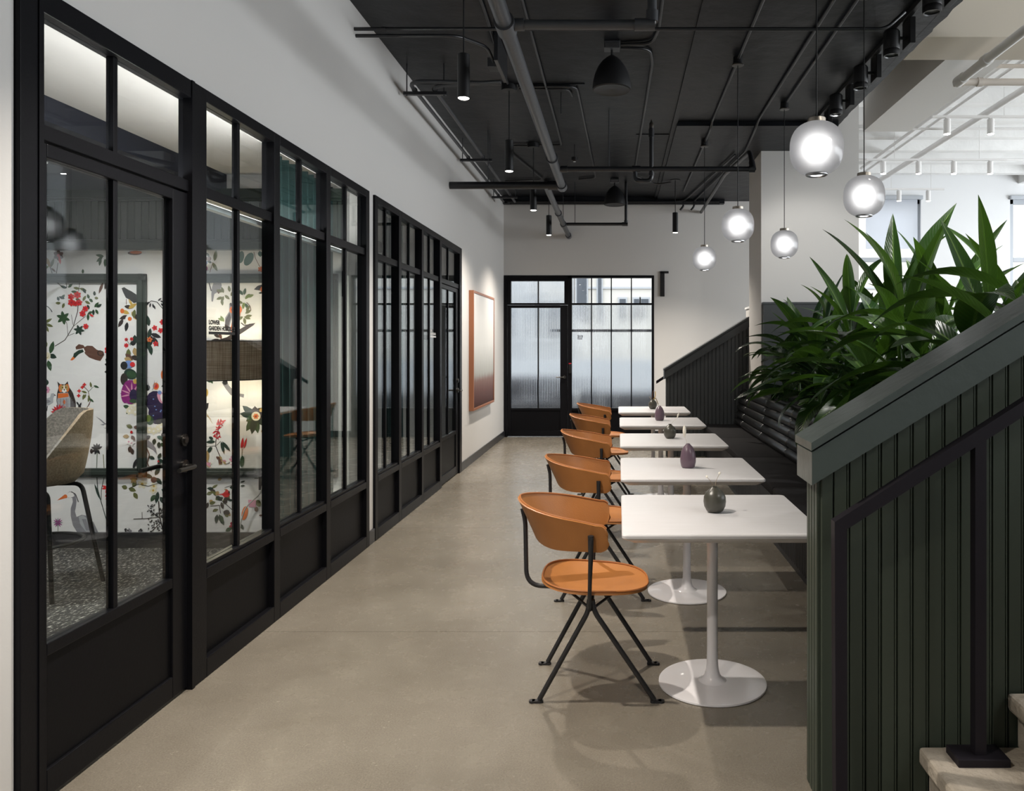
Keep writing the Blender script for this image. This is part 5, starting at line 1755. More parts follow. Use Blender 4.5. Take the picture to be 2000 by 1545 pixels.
def stair_wall(name, label, yf, yk, green, capm, x1, boards_to, board_w):
    """yf: front (camera side) face, yk: back face; top follows the stair slope"""
    r = struct(thing(name, label, 'wall', (1.2, (yf + yk) / 2, 0)))
    x0 = 0.648

    def zf(x):
        return 1.022 + SL * (x - 0.609)
    # core
    MB().prism([(x0, 0), (x1, 0), (x1, zf(x1) + 0.09), (x0, zf(x0) + 0.09)], 'y', yf + 0.014, yk - 0.002).build('core_panel', green, r)
    # beaded boards on the camera side
    x = x0 + 0.040
    while x < boards_to:
        w_ = board_w
        prof = [(0, 0.0), (0.002, -0.010), (w_ - 0.011, -0.010), (w_ - 0.009, -0.002), (w_ - 0.008, -0.009), (w_ - 0.0035, -0.009), (w_ - 0.002, -0.002), (w_ - 0.001, 0.0)]
        q = MB()
        n = len(prof)
        vs = [(x + a, yf + 0.0135 + b_, 0.0) for a, b_ in prof] + [(x + a, yf + 0.0135 + b_, zf(x + a) + 0.02) for a, b_ in prof]
        fs = [(i, i + 1, n + i + 1, n + i) for i in range(n - 1)] + [(n - 1, 0, n, 2 * n - 1), tuple(range(n))[::-1], tuple(range(n, 2 * n))]
        q.add(vs, fs)
        q.build('bead_board', green, r)
        x += w_
    MB().box(x0, x0 + 0.036, yf + 0.002, yf + 0.016, 0, zf(x0) + 0.02, 0.003).build('corner_strip', green, r)
    # boards on the end face
    yw = (yk - yf - 0.02) / 4
    for i in range(4):
        MB().box(x0 - 0.012, x0 + 0.002, yf + 0.016 + i * yw, yf + 0.016 + (i + 1) * yw - 0.007, 0, zf(x0) + 0.02, 0.003).build('end_board', green, r)
    # fascia band and cap
    xa = 0.609
    for nm, d0, d1, ya, yb_, m_ in (('fascia', 0.0, 0.104, yf - 0.030, yk + 0.012, capm), ('cap', 0.113, 0.138, yf - 0.040, yk + 0.022, capm), ('shadow_strip', 0.10, 0.115, yf - 0.012, yk - 0.01, 'gasket')):
        xs_ = xa + (0.02 if nm == 'shadow_strip' else 0) + (0 if nm != 'cap' else -0.004)
        q = MB()
        q.prism([(xs_, zf(xs_) + d0), (x1, zf(x1) + d0), (x1, zf(x1) + d1), (xs_, zf(xs_) + d1)], 'y', ya, yb_)
        q.build(nm, m_, r)
    return r


stair_wall('wall_stair_near', 'dark green beadboard stair wall with sloping cap in the right foreground', 2.442, 2.600, 'green_dark', 'green_cap', 3.4, 2.2, 0.0505)
stair_wall('wall_stair_far', 'dark grey-green beadboard stair wall with sloping cap at the far end of the bench', 10.12, 10.28, 'green_charcoal', 'green_charcoal', 1.80, 1.78, 0.0505)

# landing parapet at the column
lp = struct(thing('wall_parapet', 'low dark parapet in front of the column behind the plants', 'wall', (2.3, 9.06, 0)))
MB().box(1.715, 2.95, 9.03, 9.11, 0, 1.95).build('parapet_panel', 'green_charcoal', lp)
MB().box(1.705, 2.96, 9.022, 9.119, 1.95, 1.975).build('parapet_cap', 'green_charcoal', lp)
MB().box(1.725, 1.80, 9.96, 10.35, 0, 1.95).build('parapet_panel', 'wall_paint', lp)
MB().box(1.71, 1.815, 9.96, 10.36, 1.95, 1.975).build('parapet_cap', 'office_white', lp)

# handrails
hr = thing('stair_handrail', 'black flat-bar handrail on the stair in the right foreground', 'handrail', (1.1, 2.36, 0.0))
hx0, hz0 = 0.659, 0.925


def hz(x):
    return hz0 + 0.640 * (x - hx0)


MB().prism([(hx0, hz0), (2.4, hz(2.4)), (2.4, hz(2.4) - 0.046), (hx0 + 0.036, hz(hx0 + 0.036) - 0.046), (hx0, hz0 - 0.03)], 'y', 2.335, 2.375).build('top_rail', 'rail_black', hr)
MB().prism([(hx0, hz0 - 0.006), (hx0 + 0.037, hz(hx0 + 0.037) - 0.012), (hx0 + 0.040, 0.0), (hx0 + 0.004, 0.0)], 'y', 2.3352, 2.3748).build('newel_post', 'rail_black', hr)
MB().box(1.088, 1.122, 2.338, 2.372, 0.196, hz(1.10) - 0.03).build('post', 'rail_black', hr)
MB().box(1.026, 1.184, 2.312, 2.405, 0.188, 0.214, 0.003).build('base_plate', 'rail_black', hr)
hr2 = thing('stair_handrail', 'small black handrail end by the far stair wall', 'handrail', (0.7, 10.45, 0.0))
MB().prism([(0.52, 0.985), (1.70, 1.74), (1.70, 1.70), (0.52, 0.945)], 'y', 10.42, 10.46).build('top_rail', 'rail_black', hr2)
MB().box(1.0, 1.03, 10.42, 10.46, 0, 1.27).build('post', 'rail_black', hr2)

# concrete stair in the right foreground
stp = struct(thing('stair', 'pale concrete stair rising to the right in the foreground', 'stair', (1.5, 1.7, 0)))
for k in range(7):
    xx = 0.953 + k * 0.281
    zt = 0.190 + k * 0.171
    MB().box(xx, xx + 0.33, 0.9, 2.440, zt - 0.055, zt, 0.012).build('tread', 'stair_concrete', stp)
    MB().box(xx + 0.035, xx + 0.06, 0.9, 2.438, zt - 0.171 if k else 0.0, zt - 0.05).build('riser', 'stair_concrete', stp)

# ------------------------------------------------------------------ planter and plants
pl = thing('planter_trough', 'long black planter trough behind the bench', 'planter', (2.6, 6.2, 0))
MB().box(1.70, 3.5, 2.62, 9.02, 0.0, 0.86).build('trough_body', 'bench_base', pl)
so = MB()
gx, gy = 16, 50
vs = []
for i in range(gx + 1):
    for j in range(gy + 1):
        vs.append((1.702 + (3.49 - 1.702) * i / gx, 2.62 + (9.01 - 2.62) * j / gy, 0.875 + rnd.uniform(-0.015, 0.02) + 0.10 * (i / gx)))
fs = [(i * (gy + 1) + j, (i + 1) * (gy + 1) + j, (i + 1) * (gy + 1) + j + 1, i * (gy + 1) + j + 1) for i in range(gx) for j in range(gy)]
so.add(vs, fs)
sob = so.build('soil_bed', 'soil', pl)


def leaf_mesh(name, L_, Wd, e0, bend, fold, m, wav=0.0, nl=16):
    me = bpy.data.meshes.new(name)
    vs = []
    uvs = []
    fs = []
    x = z = 0.0
    ds = L_ / nl
    NAc = 4
    for i in range(nl + 1):
        t = i / nl
        e_ = e0 - bend * t ** 1.3
        if i:
            x += ds * math.cos(e_)
            z += ds * math.sin(e_)
        if t < 0.14:
            w_ = 0.010
        else:
            s_ = (t - 0.14) / 0.86
            w_ = max(0.0008, Wd * (math.sin(PI * min(1, s_ ** 0.72)) ** 0.85) * 0.5 + 0.004 * (1 - s_))
        nx, nz = -math.sin(e_), math.cos(e_)
        for k in range(NAc + 1):
            v = -1 + 2 * k / NAc
            up = abs(v) * w_ * math.tan(fold) + wav * w_ * math.sin(9 * t + 2 * v) * abs(v)
            vs.append((x + nx * up, v * w_, z + nz * up))
            uvs.append((t, (v + 1) / 2))
    for i in range(nl):
        for k in range(NAc):
            a = i * (NAc + 1) + k
            fs.append((a, a + 1, a + NAc + 2, a + NAc + 1))
    me.from_pydata(vs, [], fs)
    ul = me.uv_layers.new(name='UVMap')
    for lp_ in me.loops:
        ul.data[lp_.index].uv = uvs[lp_.vertex_index]
    me.polygons.foreach_set('use_smooth', [True] * len(me.polygons))
    me.materials.append(M[m])
    return me


LV = {}


def leaf_var(kind, e_deg, bend_deg, m):
    key = (kind, e_deg, bend_deg, m)
    if key not in LV:
        L_, Wd, fold = {'broad': (0.72, 0.165, R(14)), 'lance': (0.66, 0.105, R(20)), 'spear': (0.70, 0.085, R(28))}[kind]
        LV[key] = leaf_mesh('leaf_blade', L_, Wd, R(e_deg), R(bend_deg), fold, m, 0.10)
    return LV[key]


def add_leaf(root, base, az, kind, e_deg, bend_deg, scale, m, roll=0.0):
    o = bpy.data.objects.new('leaf', leaf_var(kind, e_deg, bend_deg, m))
    C.objects.link(o)
    o.parent = root
    o.location = base
    o.rotation_euler = (roll, 0, az)
    o.scale = (scale,) * 3
    return o


def plant(name, label, x, y, z, h, n, kind, m, seed, spread=1.0, scale=1.0, e_rng=(15, 80), az0=None, az_w=2 * PI):
    q = random.Random(seed)
    r = thing(name, label, 'plant', (x, y, z), 'plants in the planter trough')
    MB().tube([(x, y, z - 0.02), (x + q.uniform(-.02, .02), y, z + h * 0.5), (x + q.uniform(-.03, .03), y, z + h)], [0.016, 0.012, 0.007], 8).build('stem', 'stem_green', r, smooth=True)
    for i in range(n):
        f = i / max(1, n - 1)
        hz_ = h * (0.25 + 0.75 * f)
        e_ = e_rng[0] + (e_rng[1] - e_rng[0]) * f + q.uniform(-8, 8)
        if kind == 'broad':
            e_ = min(e_, 62)
        e_ = round(e_ / 15) * 15
        b_ = q.choice([45, 65, 85, 105]) if e_ < 60 or kind == 'broad' else q.choice([20, 35, 55])
        az = (i * 2.399 + seed) % (2 * PI) if az0 is None else az0 + q.uniform(-az_w / 2, az_w / 2)
        mm = m if q.random() < 0.72 else q.choice(['leaf_dark', 'leaf_green'])
        add_leaf(r, (q.uniform(-.02, .02), q.uniform(-.02, .02), hz_), az, kind, e_, b_, scale * q.uniform(0.8, 1.15), mm, q.uniform(-.35, .35))
    return r


SPEC = [
    # x, y, h, n, kind, mat, scale, e_rng, label
    (1.88, 8.55, 0.40, 14, 'broad', 'leaf_dark', 0.85, (-10, 70), 'dark glossy plant at the far end of the trough'),
    (2.00, 8.15, 0.58, 13, 'lance', 'leaf_green', 1.1, (10, 80), 'green lance-leaved plant in front of the parapet'),
    (1.84, 7.75, 0.36, 15, 'broad', 'leaf_dark', 0.95, (0, 65), 'dark broad plant drooping over the far bolsters'),
    (2.05, 7.50, 0.72, 13, 'spear', 'leaf_green', 1.0, (25, 85), 'upright spear-leaved plant against the column'),
    (1.84, 7.10, 0.40, 15, 'broad', 'leaf_green', 1.0, (5, 70), 'lance-leaved plant spilling over the bolsters'),
    (2.05, 6.75, 0.80, 13, 'spear', 'leaf_green', 1.05, (20, 85), 'tall spear-leaved plant left of the tallest one'),
    (1.83, 6.40, 0.36, 15, 'broad', 'leaf_green', 1.05, (10, 65), 'low broad plant hanging over the middle bolsters'),
    (2.08, 6.05, 0.62, 14, 'broad', 'leaf_green', 1.2, (5, 75), 'large arching broad-leaved plant'),
    (1.84, 5.65, 0.40, 14, 'broad', 'leaf_green', 1.1, (10, 65), 'mid-green broad plant above the near bolsters'),
    (1.90, 5.15, 0.72, 14, 'spear', 'leaf_green', 1.25, (25, 85), 'tallest spear-leaved plant with fanned upright blades'),
    (1.82, 5.20, 0.24, 12, 'broad', 'leaf_dark', 0.9, (10, 55), 'low dark broad plant under the tallest one'),
    (2.25, 5.30, 0.80, 12, 'lance', 'leaf_green', 1.1, (10, 80), 'lance-leaved plant behind the tallest one'),
    (1.86, 4.62, 0.52, 12, 'broad', 'leaf_green', 1.1, (0, 70), 'big-leaved plant leaning over the sloping cap'),
    (2.14, 4.45, 0.72, 12, 'spear', 'leaf_green', 1.1, (25, 80), 'spear-leaved plant right of the tallest one'),
    (1.86, 4.05, 0.50, 12, 'broad', 'leaf_green', 1.15, (0, 70), 'large plant above the cap near the right edge'),
    (2.15, 3.85, 0.62, 11, 'broad', 'leaf_dark', 1.1, (10, 75), 'dark large plant at the right edge of the frame'),
    (1.90, 3.40, 0.50, 10, 'broad', 'leaf_green', 1.0, (5, 65), 'broad plant nearest the stair wall'),
    (2.12, 8.40, 0.66, 14, 'lance', 'leaf_green', 1.0, (0, 80), 'bushy lance-leaved plant hiding the parapet, left'),
    (2.45, 8.15, 0.75, 14, 'broad', 'leaf_dark', 0.95, (0, 80), 'bushy broad plant hiding the parapet, right'),
    (2.20, 7.20, 0.55, 14, 'broad', 'leaf_dark', 1.0, (-10, 70), 'dark filler plant between the far spear plants'),
    (2.25, 6.40, 0.55, 14, 'broad', 'leaf_dark', 1.05, (-10, 70), 'dark filler plant in the middle of the trough'),
    (2.30, 5.70, 0.55, 14, 'broad', 'leaf_dark', 1.05, (-10, 70), 'dark filler plant behind the broad arching plant'),
    (2.28, 4.95, 0.50, 14, 'broad', 'leaf_dark', 1.05, (-10, 65), 'dark filler plant behind the sloping cap'),
    (2.30, 4.25, 0.50, 13, 'broad', 'leaf_dark', 1.05, (-10, 65), 'dark filler plant at the right behind the cap'),
    (1.83, 8.25, 0.28, 14, 'broad', 'leaf_dark', 0.8, (0, 55), 'small dark plant trailing over the far bolsters'),
    (1.82, 6.75, 0.28, 14, 'broad', 'leaf_dark', 0.85, (5, 55), 'small dark plant trailing over the middle bolsters'),
    (2.50, 4.75, 0.80, 11, 'spear', 'leaf_green', 1.1, (20, 80), 'spear-leaved plant at the back of the trough, right'),
    (2.50, 5.75, 0.75, 11, 'lance', 'leaf_green', 1.1, (15, 80), 'lance-leaved plant at the back of the trough, middle'),
    (2.45, 7.0, 0.70, 11, 'lance', 'leaf_dark', 1.0, (10, 80), 'lance-leaved plant at the back of the trough, left'),
    (2.40, 8.1, 0.60, 11, 'broad', 'leaf_dark', 0.95, (5, 75), 'broad plant in the far back corner of the trough'),
]
PL = []
for i, (x, y, h, n, kind, m_, sc, er, lab) in enumerate(SPEC):
    PL.append(plant('leafy_plant', lab, x, y, 0.885, h, n, kind, m_, 31 + i * 7, 1.0, sc, er))

# the largest arching leaves, each growing from the plant at its foot
for k, bx_, by_, bz_, azd, e_, b_, sc, mm in ((12, 1.97, 4.45, 1.42, 168, 30, 85, 1.30, 'leaf_green'), (12, 1.93, 4.35, 1.30, 184, 15, 55, 1.30, 'leaf_green'),
                                             (7, 1.90, 6.15, 1.12, 172, 30, 85, 1.05, 'leaf_green'), (14, 2.10, 4.00, 1.62, 165, 30, 75, 1.15, 'leaf_green'),
                                             (14, 2.05, 3.98, 1.15, 75, 75, 35, 1.15, 'leaf_green'), (5, 2.02, 6.75, 1.50, 178, 45, 85, 1.05, 'leaf_green'),
                                             (3, 2.00, 7.5, 1.35, 176, 60, 75, 1.1, 'leaf_green'), (1, 1.98, 8.2, 1.25, 180, 60, 75, 1.05, 'leaf_dark'),
                                             (9, 1.90, 5.15, 1.70, 150, 75, 35, 1.1, 'leaf_green'), (9, 1.92, 5.15, 1.68, 20, 75, 20, 1.15, 'leaf_green')):
    add_leaf(PL[k], Vector((bx_, by_, bz_)) - PL[k].location, R(azd), 'broad', e_, b_, sc, mm, 0.15)

# small bright fern at the trough's front edge
def fern(x, y, z, seed, label, n=11, sc=1.0):
    q = random.Random(seed)
    r = thing('fern', label, 'plant', (x, y, z), 'ferns in the planter trough')
    for i in range(n):
        az = 2 * PI * i / n + q.uniform(-.3, .3)
        L_ = 0.26 * sc * q.uniform(0.7, 1.1)
        e0 = R(q.uniform(35, 75))
        mb = MB()
        px, pz = 0.0, 0.0
        pts = []
        for k in range(13):
            t = k / 12
            e_ = e0 - 1.5 * t
            pts.append((px, pz))
            px += L_ / 12 * math.cos(e_)
            pz += L_ / 12 * math.sin(e_)
        for k in range(2, 13):
            a, b_ = pts[k]
            wl = 0.055 * sc * math.sin(PI * (k / 13) ** 0.8) + 0.006
            for sg in (-1, 1):
                vs = [(a - 0.006, 0, b_), (a + 0.012, sg * wl, b_ - 0.01), (a + 0.012, 0, b_)]
                vs.insert(1, (a - 0.004, sg * wl * 0.6, b_ + 0.003))
                mb.add([(v_[0] * math.cos(az) - v_[1] * math.sin(az) + x, v_[0] * math.sin(az) + v_[1] * math.cos(az) + y, v_[2] + z) for v_ in vs], [(0, 1, 2, 3)])
        mb.build('frond', 'leaf_bright', r)
    return r


fern(1.80, 5.75, 0.89, 1, 'feathery bright green fern above the bolsters', 13, 1.2)
fern(1.80, 6.55, 0.89, 2, 'small fern among the drooping leaves', 11, 1.0)
fern(1.83, 5.10, 0.89, 3, 'bright fern tucked behind the sloping cap', 12, 1.1)

# ------------------------------------------------------------------ globe pendants
GP = [(0.993, 3.84), (1.62, 5.056), (0.980, 6.28), (1.614, 7.45), (0.977, 8.67)]
GL = ['frosted globe pendant, the largest and nearest', 'frosted globe pendant over the tall plants', 'frosted globe pendant hanging left of the column', 'frosted globe pendant in front of the column', 'frosted globe pendant, smallest and furthest']
for i, (x, y) in enumerate(GP):
    zg = 2.447
    zc = ZC if y < 8.08 else ZC - 0.045
    t = thing('globe_pendant', GL[i], 'pendant lamp', (x, y, zg - 0.14), 'frosted globe pendants')
    a_, b_ = 0.132, 0.134
    pr = []
    for k in range(25):
        th = -PI / 2 + PI * k / 24
        c, s_ = math.cos(th), math.sin(th)
        n_ = 2.45
        ra = (abs(c) ** n_ + abs(s_) ** n_) ** (-1 / n_)
        pr.append((max(0.0, a_ * ra * c), zg + b_ * ra * s_))
    pr = [(0.052, pr[3][1] - 0.003)] + [p_ for p_ in pr if p_[0] > 0.052 or p_[1] > zg]
    pr = [p_ for p_ in pr if not (p_[1] > zg and p_[0] < 0.03)] + [(0.03, zg + b_)]
    inner = [(max(0.001, r_ - 0.004), zz) for r_, zz in pr][::-1]
    MB().lathe(pr + inner + [pr[0]], x, y, 40, False).build('globe', 'glass_frosted', t, smooth=60)
    MB().lathe([(0.0, zg - 0.064), (0.034, zg - 0.053), (0.056, zg - 0.028), (0.064, zg), (0.056, zg + 0.028), (0.034, zg + 0.053), (0.0, zg + 0.064)], x, y, 20, False).build('lamp_core', 'bulb_glow', t, smooth=True)
    MB().lathe([(0.042, zg + 0.126), (0.044, zg + 0.128), (0.044, zg + 0.150), (0.040, zg + 0.152), (0.004, zg + 0.153)], x, y, 28).build('cap', 'brass', t, smooth=30)
    MB().lathe([(0.050, zg - 0.136), (0.054, zg - 0.134), (0.054, zg - 0.124), (0.050, zg - 0.122), (0.046, zg - 0.130), (0.050, zg - 0.136)], x, y, 28, False).build('bottom_ring', 'steel', t, smooth=30)
    MB().tube([(x, y, zg + 0.15), (x, y, zc - 0.05)], 0.0035, 8).build('cord', 'fixture_black', t)
    MB().lathe([(0.042, zc - 0.068), (0.047, zc - 0.066), (0.047, zc - 0.058), (0.040, zc - 0.054), (0.038, zc - 0.001)], x, y, 24).build('canopy', 'fixture_black', t, smooth=30)
    MB().lathe([(0.0, zc - 0.0695), (0.043, zc - 0.0695), (0.0485, zc - 0.066), (0.0485, zc - 0.060), (0.046, zc - 0.058)], x, y, 24, False).build('canopy_ring', 'dark_bronze', t, smooth=30)

# ------------------------------------------------------------------ cylinder pendant downlights
CP = [(-0.985, 0.95), (-0.985, 2.90), (-0.985, 4.90), (-0.985, 6.95), (-0.985, 8.95), (-0.985, 10.95), (0.80, 10.72)]
CL = ['black cylinder pendant above the viewer', 'black cylinder pendant just above the frame', 'black cylinder pendant, largest and nearest in view', 'black cylinder pendant on a round canopy, second in the row', 'black cylinder pendant beside the big grey pipe', 'black cylinder pendant in front of the end wall, left of the pipe', 'black cylinder pendant in front of the end wall, right side']
for i, (x, y) in enumerate(CP):
    zb, zt = 3.04, 3.32
    t = thing('cylinder_pendant', CL[i], 'pendant lamp', (x, y, zb), 'black cylinder pendants')
    MB().lathe([(0.034, zb + 0.012), (0.036, zb), (0.039, zb), (0.039, zt - 0.003), (0.036, zt), (0.0, zt)], x, y, 28, False).build('cylinder', 'fixture_black', t, smooth=30)
    MB().lathe([(0.0, zb - 0.004), (0.028, zb - 0.003), (0.0345, zb + 0.001), (0.0345, zb + 0.006)], x, y, 28, False).build('lens', 'lamp_glow', t)
    MB().tube([(x, y, zt - 0.002), (x, y, ZC - 0.03)], 0.005, 8).build('stem', 'fixture_black', t)
    MB().lathe([(0.068, ZC - 0.052), (0.070, ZC - 0.050), (0.070, ZC - 0.001)], x, y, 28).build('canopy', 'fixture_black', t, smooth=30)
    far_ = y > 8
    spot('pendant_beam', (x, y, zb - 0.04), (x, y, 0), 205 if far_ else 195, 132 if far_ else 112, 1.0 if far_ else 0.75, (1.0, 0.91, 0.80), 0.03, t, t['_o'])

# ------------------------------------------------------------------ black track with adjustable heads over the planter
tk = MB().box(2.035, 2.075, 3.6, 8.7, ZC - 0.036, ZC - 0.001, 0.003)
tag(tk.build('lighting_track', 'fixture_black'), 'black lighting track along the right edge of the dark ceiling', 'track')
for i, y in enumerate((4.78, 5.49, 6.19, 6.89, 7.6)):
    x = 1.955
    t = thing('track_spotlight', ['black track spotlight cut by the top of the frame', 'black track spotlight second in the row', 'black track spotlight in the middle of the row', 'black track spotlight fourth in the row', 'black track spotlight furthest along the track'][i], 'spotlight', (x, y, 3.53), 'black track spotlights')
    MB().lathe([(0.046, 3.545), (0.050, 3.532), (0.056, 3.532), (0.058, 3.55), (0.058, 3.57), (0.056, 3.575), (0.058, 3.58), (0.058, 3.70), (0.050, 3.712), (0.0, 3.712)], x, y, 32, False).build('spot_head', 'fixture_black', t, smooth=30)
    MB().lathe([(0.046, 3.540), (0.0475, 3.533), (0.0505, 3.533), (0.0505, 3.540)], x, y, 32, False).build('bezel', 'steel', t, smooth=30)
    MB().lathe([(0.0, 3.548), (0.047, 3.548)], x, y, 32, False).build('lens', 'glass_dark', t)
    MB().box(2.06, 2.10, y - 0.075, y + 0.075, 3.60, 3.785, 0.003).build('driver_box', 'fixture_black', t)
    MB().tube([(x + 0.05, y, 3.66), (2.065, y, 3.66)], 0.012, 10).build('pivot_arm', 'fixture_black', t)
    spot('track_beam', (x + 0.0, y, 3.525), (2.25, 9.1, 2.1) if i > 2 else (x + 0.35, y, 0.9), 30 if i > 2 else 75, 75 if i > 2 else 62, 0.6, (1.0, 0.97, 0.92), 0.03, t, t['_o'])

# ------------------------------------------------------------------ dome pendants
for i, (y, lab) in enumerate(((5.98, 'black dome pendant hanging from a ceiling box, the larger near one'), (10.85, 'black dome pendant in front of the end wall'))):
    x = -0.048
    t = thing('dome_pendant', lab, 'pendant', (x, y, 3.45), 'black dome pendants')
    pr = [(0.0, 3.462), (0.10, 3.455), (0.143, 3.45), (0.151, 3.455), (0.151, 3.475), (0.146, 3.52), (0.132, 3.575), (0.108, 3.63), (0.075, 3.675), (0.040, 3.705), (0.014, 3.722), (0.0, 3.724)]
    MB().lathe(pr, x, y, 40, False).build('dome', 'dome_black', t, smooth=50)
    MB().lathe([(0.0, 3.4615), (0.09, 3.4545), (0.136, 3.4505), (0.140, 3.449)], x, y, 40, False).build('grille', 'fixture_black', t, smooth=50)
    MB().tube([(x, y, 3.722), (x, y, 3.77)], 0.008, 8).build('hook', 'fixture_black', t)
    MB().box(x - 0.06, x + 0.06, y - 0.05, y + 0.05, 3.765, ZC, 0.004).build('ceiling_box', 'pipe_grey', t)
    MB().box(x - 0.052, x + 0.052, y - 0.052, y - 0.049, 3.768, 3.80).build('box_cover', 'steel', t)


# ------------------------------------------------------------------ pipes and conduits
def pipe(name, label, pts, r, m='pipe_black', cat='pipe', group='ceiling pipes', bend=0.08, n=14, fit=None):
    t = thing(name, label, cat, pts[0], group)
    MB().tube(rounded(pts, bend, 6), r, n).build('run', m, t, smooth=50)
    for f in (fit or []):
        a, b_ = f
        MB().tube([a, b_], r * 1.28, n).build('coupling', m, t, smooth=30)
    return t


pipe('ceiling_pipe', 'thick grey pipe running the length of the corridor ceiling', [(-0.611, -1.0, 3.20), (-0.611, 8.40, 3.20)], 0.043, 'pipe_grey', fit=[((-0.611, 8.27, 3.2), (-0.611, 8.42, 3.2)), ((-0.611, 7.1, 3.2), (-0.611, 7.13, 3.2)), ((-0.611, 4.1, 3.2), (-0.611, 4.24, 3.2))], n=20)
pipe('ceiling_pipe', 'thick black pipe crossing from the left wall to the grey pipe', [(XW, 8.35, 3.205), (-0.655, 8.35, 3.205)], 0.040, fit=[((-0.76, 8.35, 3.205), (-0.655, 8.35, 3.205))], n=20)
pipe('ceiling_pipe', 'grey pipe continuing to the end wall below the ceiling', [(-0.785, 8.40, 3.21), (-0.785, 12.28, 3.21)], 0.036, 'pipe_grey', fit=[((-0.785, 11.0, 3.21), (-0.785, 11.14, 3.21)), ((-0.785, 12.1, 3.21), (-0.785, 12.27, 3.21)), ((-0.785, 10.1, 3.21), (-0.785, 10.13, 3.21))], n=18)
pipe('ceiling_pipe', 'thin black branch pipe before the end wall, turning up', [(-0.75, 11.07, 3.215), (0.115, 11.07, 3.215), (0.115, 11.07, ZC)], 0.022, bend=0.03, fit=[((0.06, 11.07, 3.215), (0.14, 11.07, 3.215)), ((0.115, 11.07, 3.23), (0.115, 11.07, 3.27)), ((0.115, 11.07, 3.5), (0.115, 11.07, 3.54))])
pipe('ceiling_pipe', 'black cross pipe near the top of the frame, turning up', [(-0.57, 4.17, 3.205), (0.185, 4.17, 3.205), (0.185, 4.17, ZC)], 0.026, 'pipe_grey', bend=0.04, fit=[((0.09, 4.17, 3.205), (0.20, 4.17, 3.205)), ((0.185, 4.17, 3.22), (0.185, 4.17, 3.28)), ((-0.56, 4.17, 3.205), (-0.51, 4.17, 3.205))])
pipe('ceiling_pipe', 'black cross pipe from the grey pipe towards the column', [(-0.57, 7.58, 3.205), (1.33, 7.58, 3.205)], 0.026, fit=[((-0.56, 7.58, 3.205), (-0.50, 7.58, 3.205)), ((1.29, 7.58, 3.205), (1.35, 7.58, 3.205)), ((0.14, 7.58, 3.205), (0.22, 7.58, 3.205))])
pipe('ceiling_pipe', 'black pipe running back from the cross pipe to the column', [(1.33, 7.58, 3.22), (1.33, 7.75, 3.42), (1.33, 9.6, 3.60), (1.33, 12.28, 3.60)], 0.024, fit=[((1.33, 7.56, 3.20), (1.33, 7.64, 3.29))])
pipe('ceiling_pipe', 'black U-shaped trap below the cross pipe', [(0.17, 7.58, 3.19), (0.17, 7.58, 3.09), (0.33, 7.58, 3.09), (0.33, 7.58, 3.62)], 0.022, bend=0.05, fit=[((0.33, 7.58, 3.14), (0.33, 7.58, 3.17)), ((0.33, 7.58, 3.52), (0.33, 7.58, 3.60))])
tag(MB().lathe([(0.0, 3.60), (0.022, 3.61), (0.022, 3.655), (0.010, 3.67), (0.0, 3.70)], 0.33, 7.58, 14, False).build('sprinkler_head', 'brass', smooth=True), 'small brass sprinkler head above the U-shaped trap', 'sprinkler')
pipe('ceiling_pipe', 'thin black pipe crossing the whole ceiling near the top', [(XW, 5.33, 3.66), (1.86, 5.33, 3.66), (1.99, 5.33, 3.78)], 0.0125, bend=0.06, fit=[((-1.64, 5.33, 3.66), (-1.61, 5.33, 3.66))])
pipe('ceiling_conduit', 'black conduit along the left wall top that bends towards a junction box', [(XW, 5.36, 3.625), (-1.12, 5.36, 3.625), (-0.98, 5.75, 3.70), (-0.98, 6.05, 3.70)], 0.0125, bend=0.10)
jb = thing('junction_box', 'grey conduit junction box left of the thick pipe', 'box', (-0.98, 6.12, 3.68), None)
MB().box(-1.03, -0.93, 6.05, 6.17, 3.66, 3.735, 0.004).build('box_body', 'pipe_grey', jb)
MB().box(-0.93, -0.90, 5.75, 6.25, 3.60, ZC, 0.003).build('strut', 'pipe_black', jb)
for k, (dx, lab) in enumerate(((0, 'left one of the paired conduits beside the left wall'), (0.17, 'right one of the paired conduits beside the left wall'))):
    pipe('ceiling_conduit', lab, [(-0.95, 6.20 - k * 0.04 + 0.06, 3.60), (-1.70 + dx, 6.20 + k * 0.12, 3.60), (-1.70 + dx, 6.6, 3.60), (-1.70 + dx, 11.4, 3.60)], 0.0165, bend=0.16, group='paired wall conduits', m='pipe_grey')
for k, y in enumerate((6.42, 8.72, 10.9)):
    t = thing('conduit_rack', ['near strut rack carrying the paired conduits', 'middle strut rack carrying the paired conduits', 'far strut rack carrying the paired conduits'][k], 'rack', (-1.62, y, 3.56), 'strut racks by the left wall')
    MB().box(-1.79, -1.43, y - 0.02, y + 0.02, 3.556, 3.583, 0.002).build('strut', 'pipe_black', t)
    for x in (-1.765, -1.455):
        MB().tube([(x, y, 3.55), (x, y, ZC)], 0.005, 6).build('hanger_rod', 'pipe_black', t)
    for x in (-1.70, -1.53):
        MB().tube([(x, y - 0.012, 3.60), (x, y + 0.012, 3.60)], 0.022, 12).build('clamp', 'pipe_black', t)
ZK = ZC - 0.018
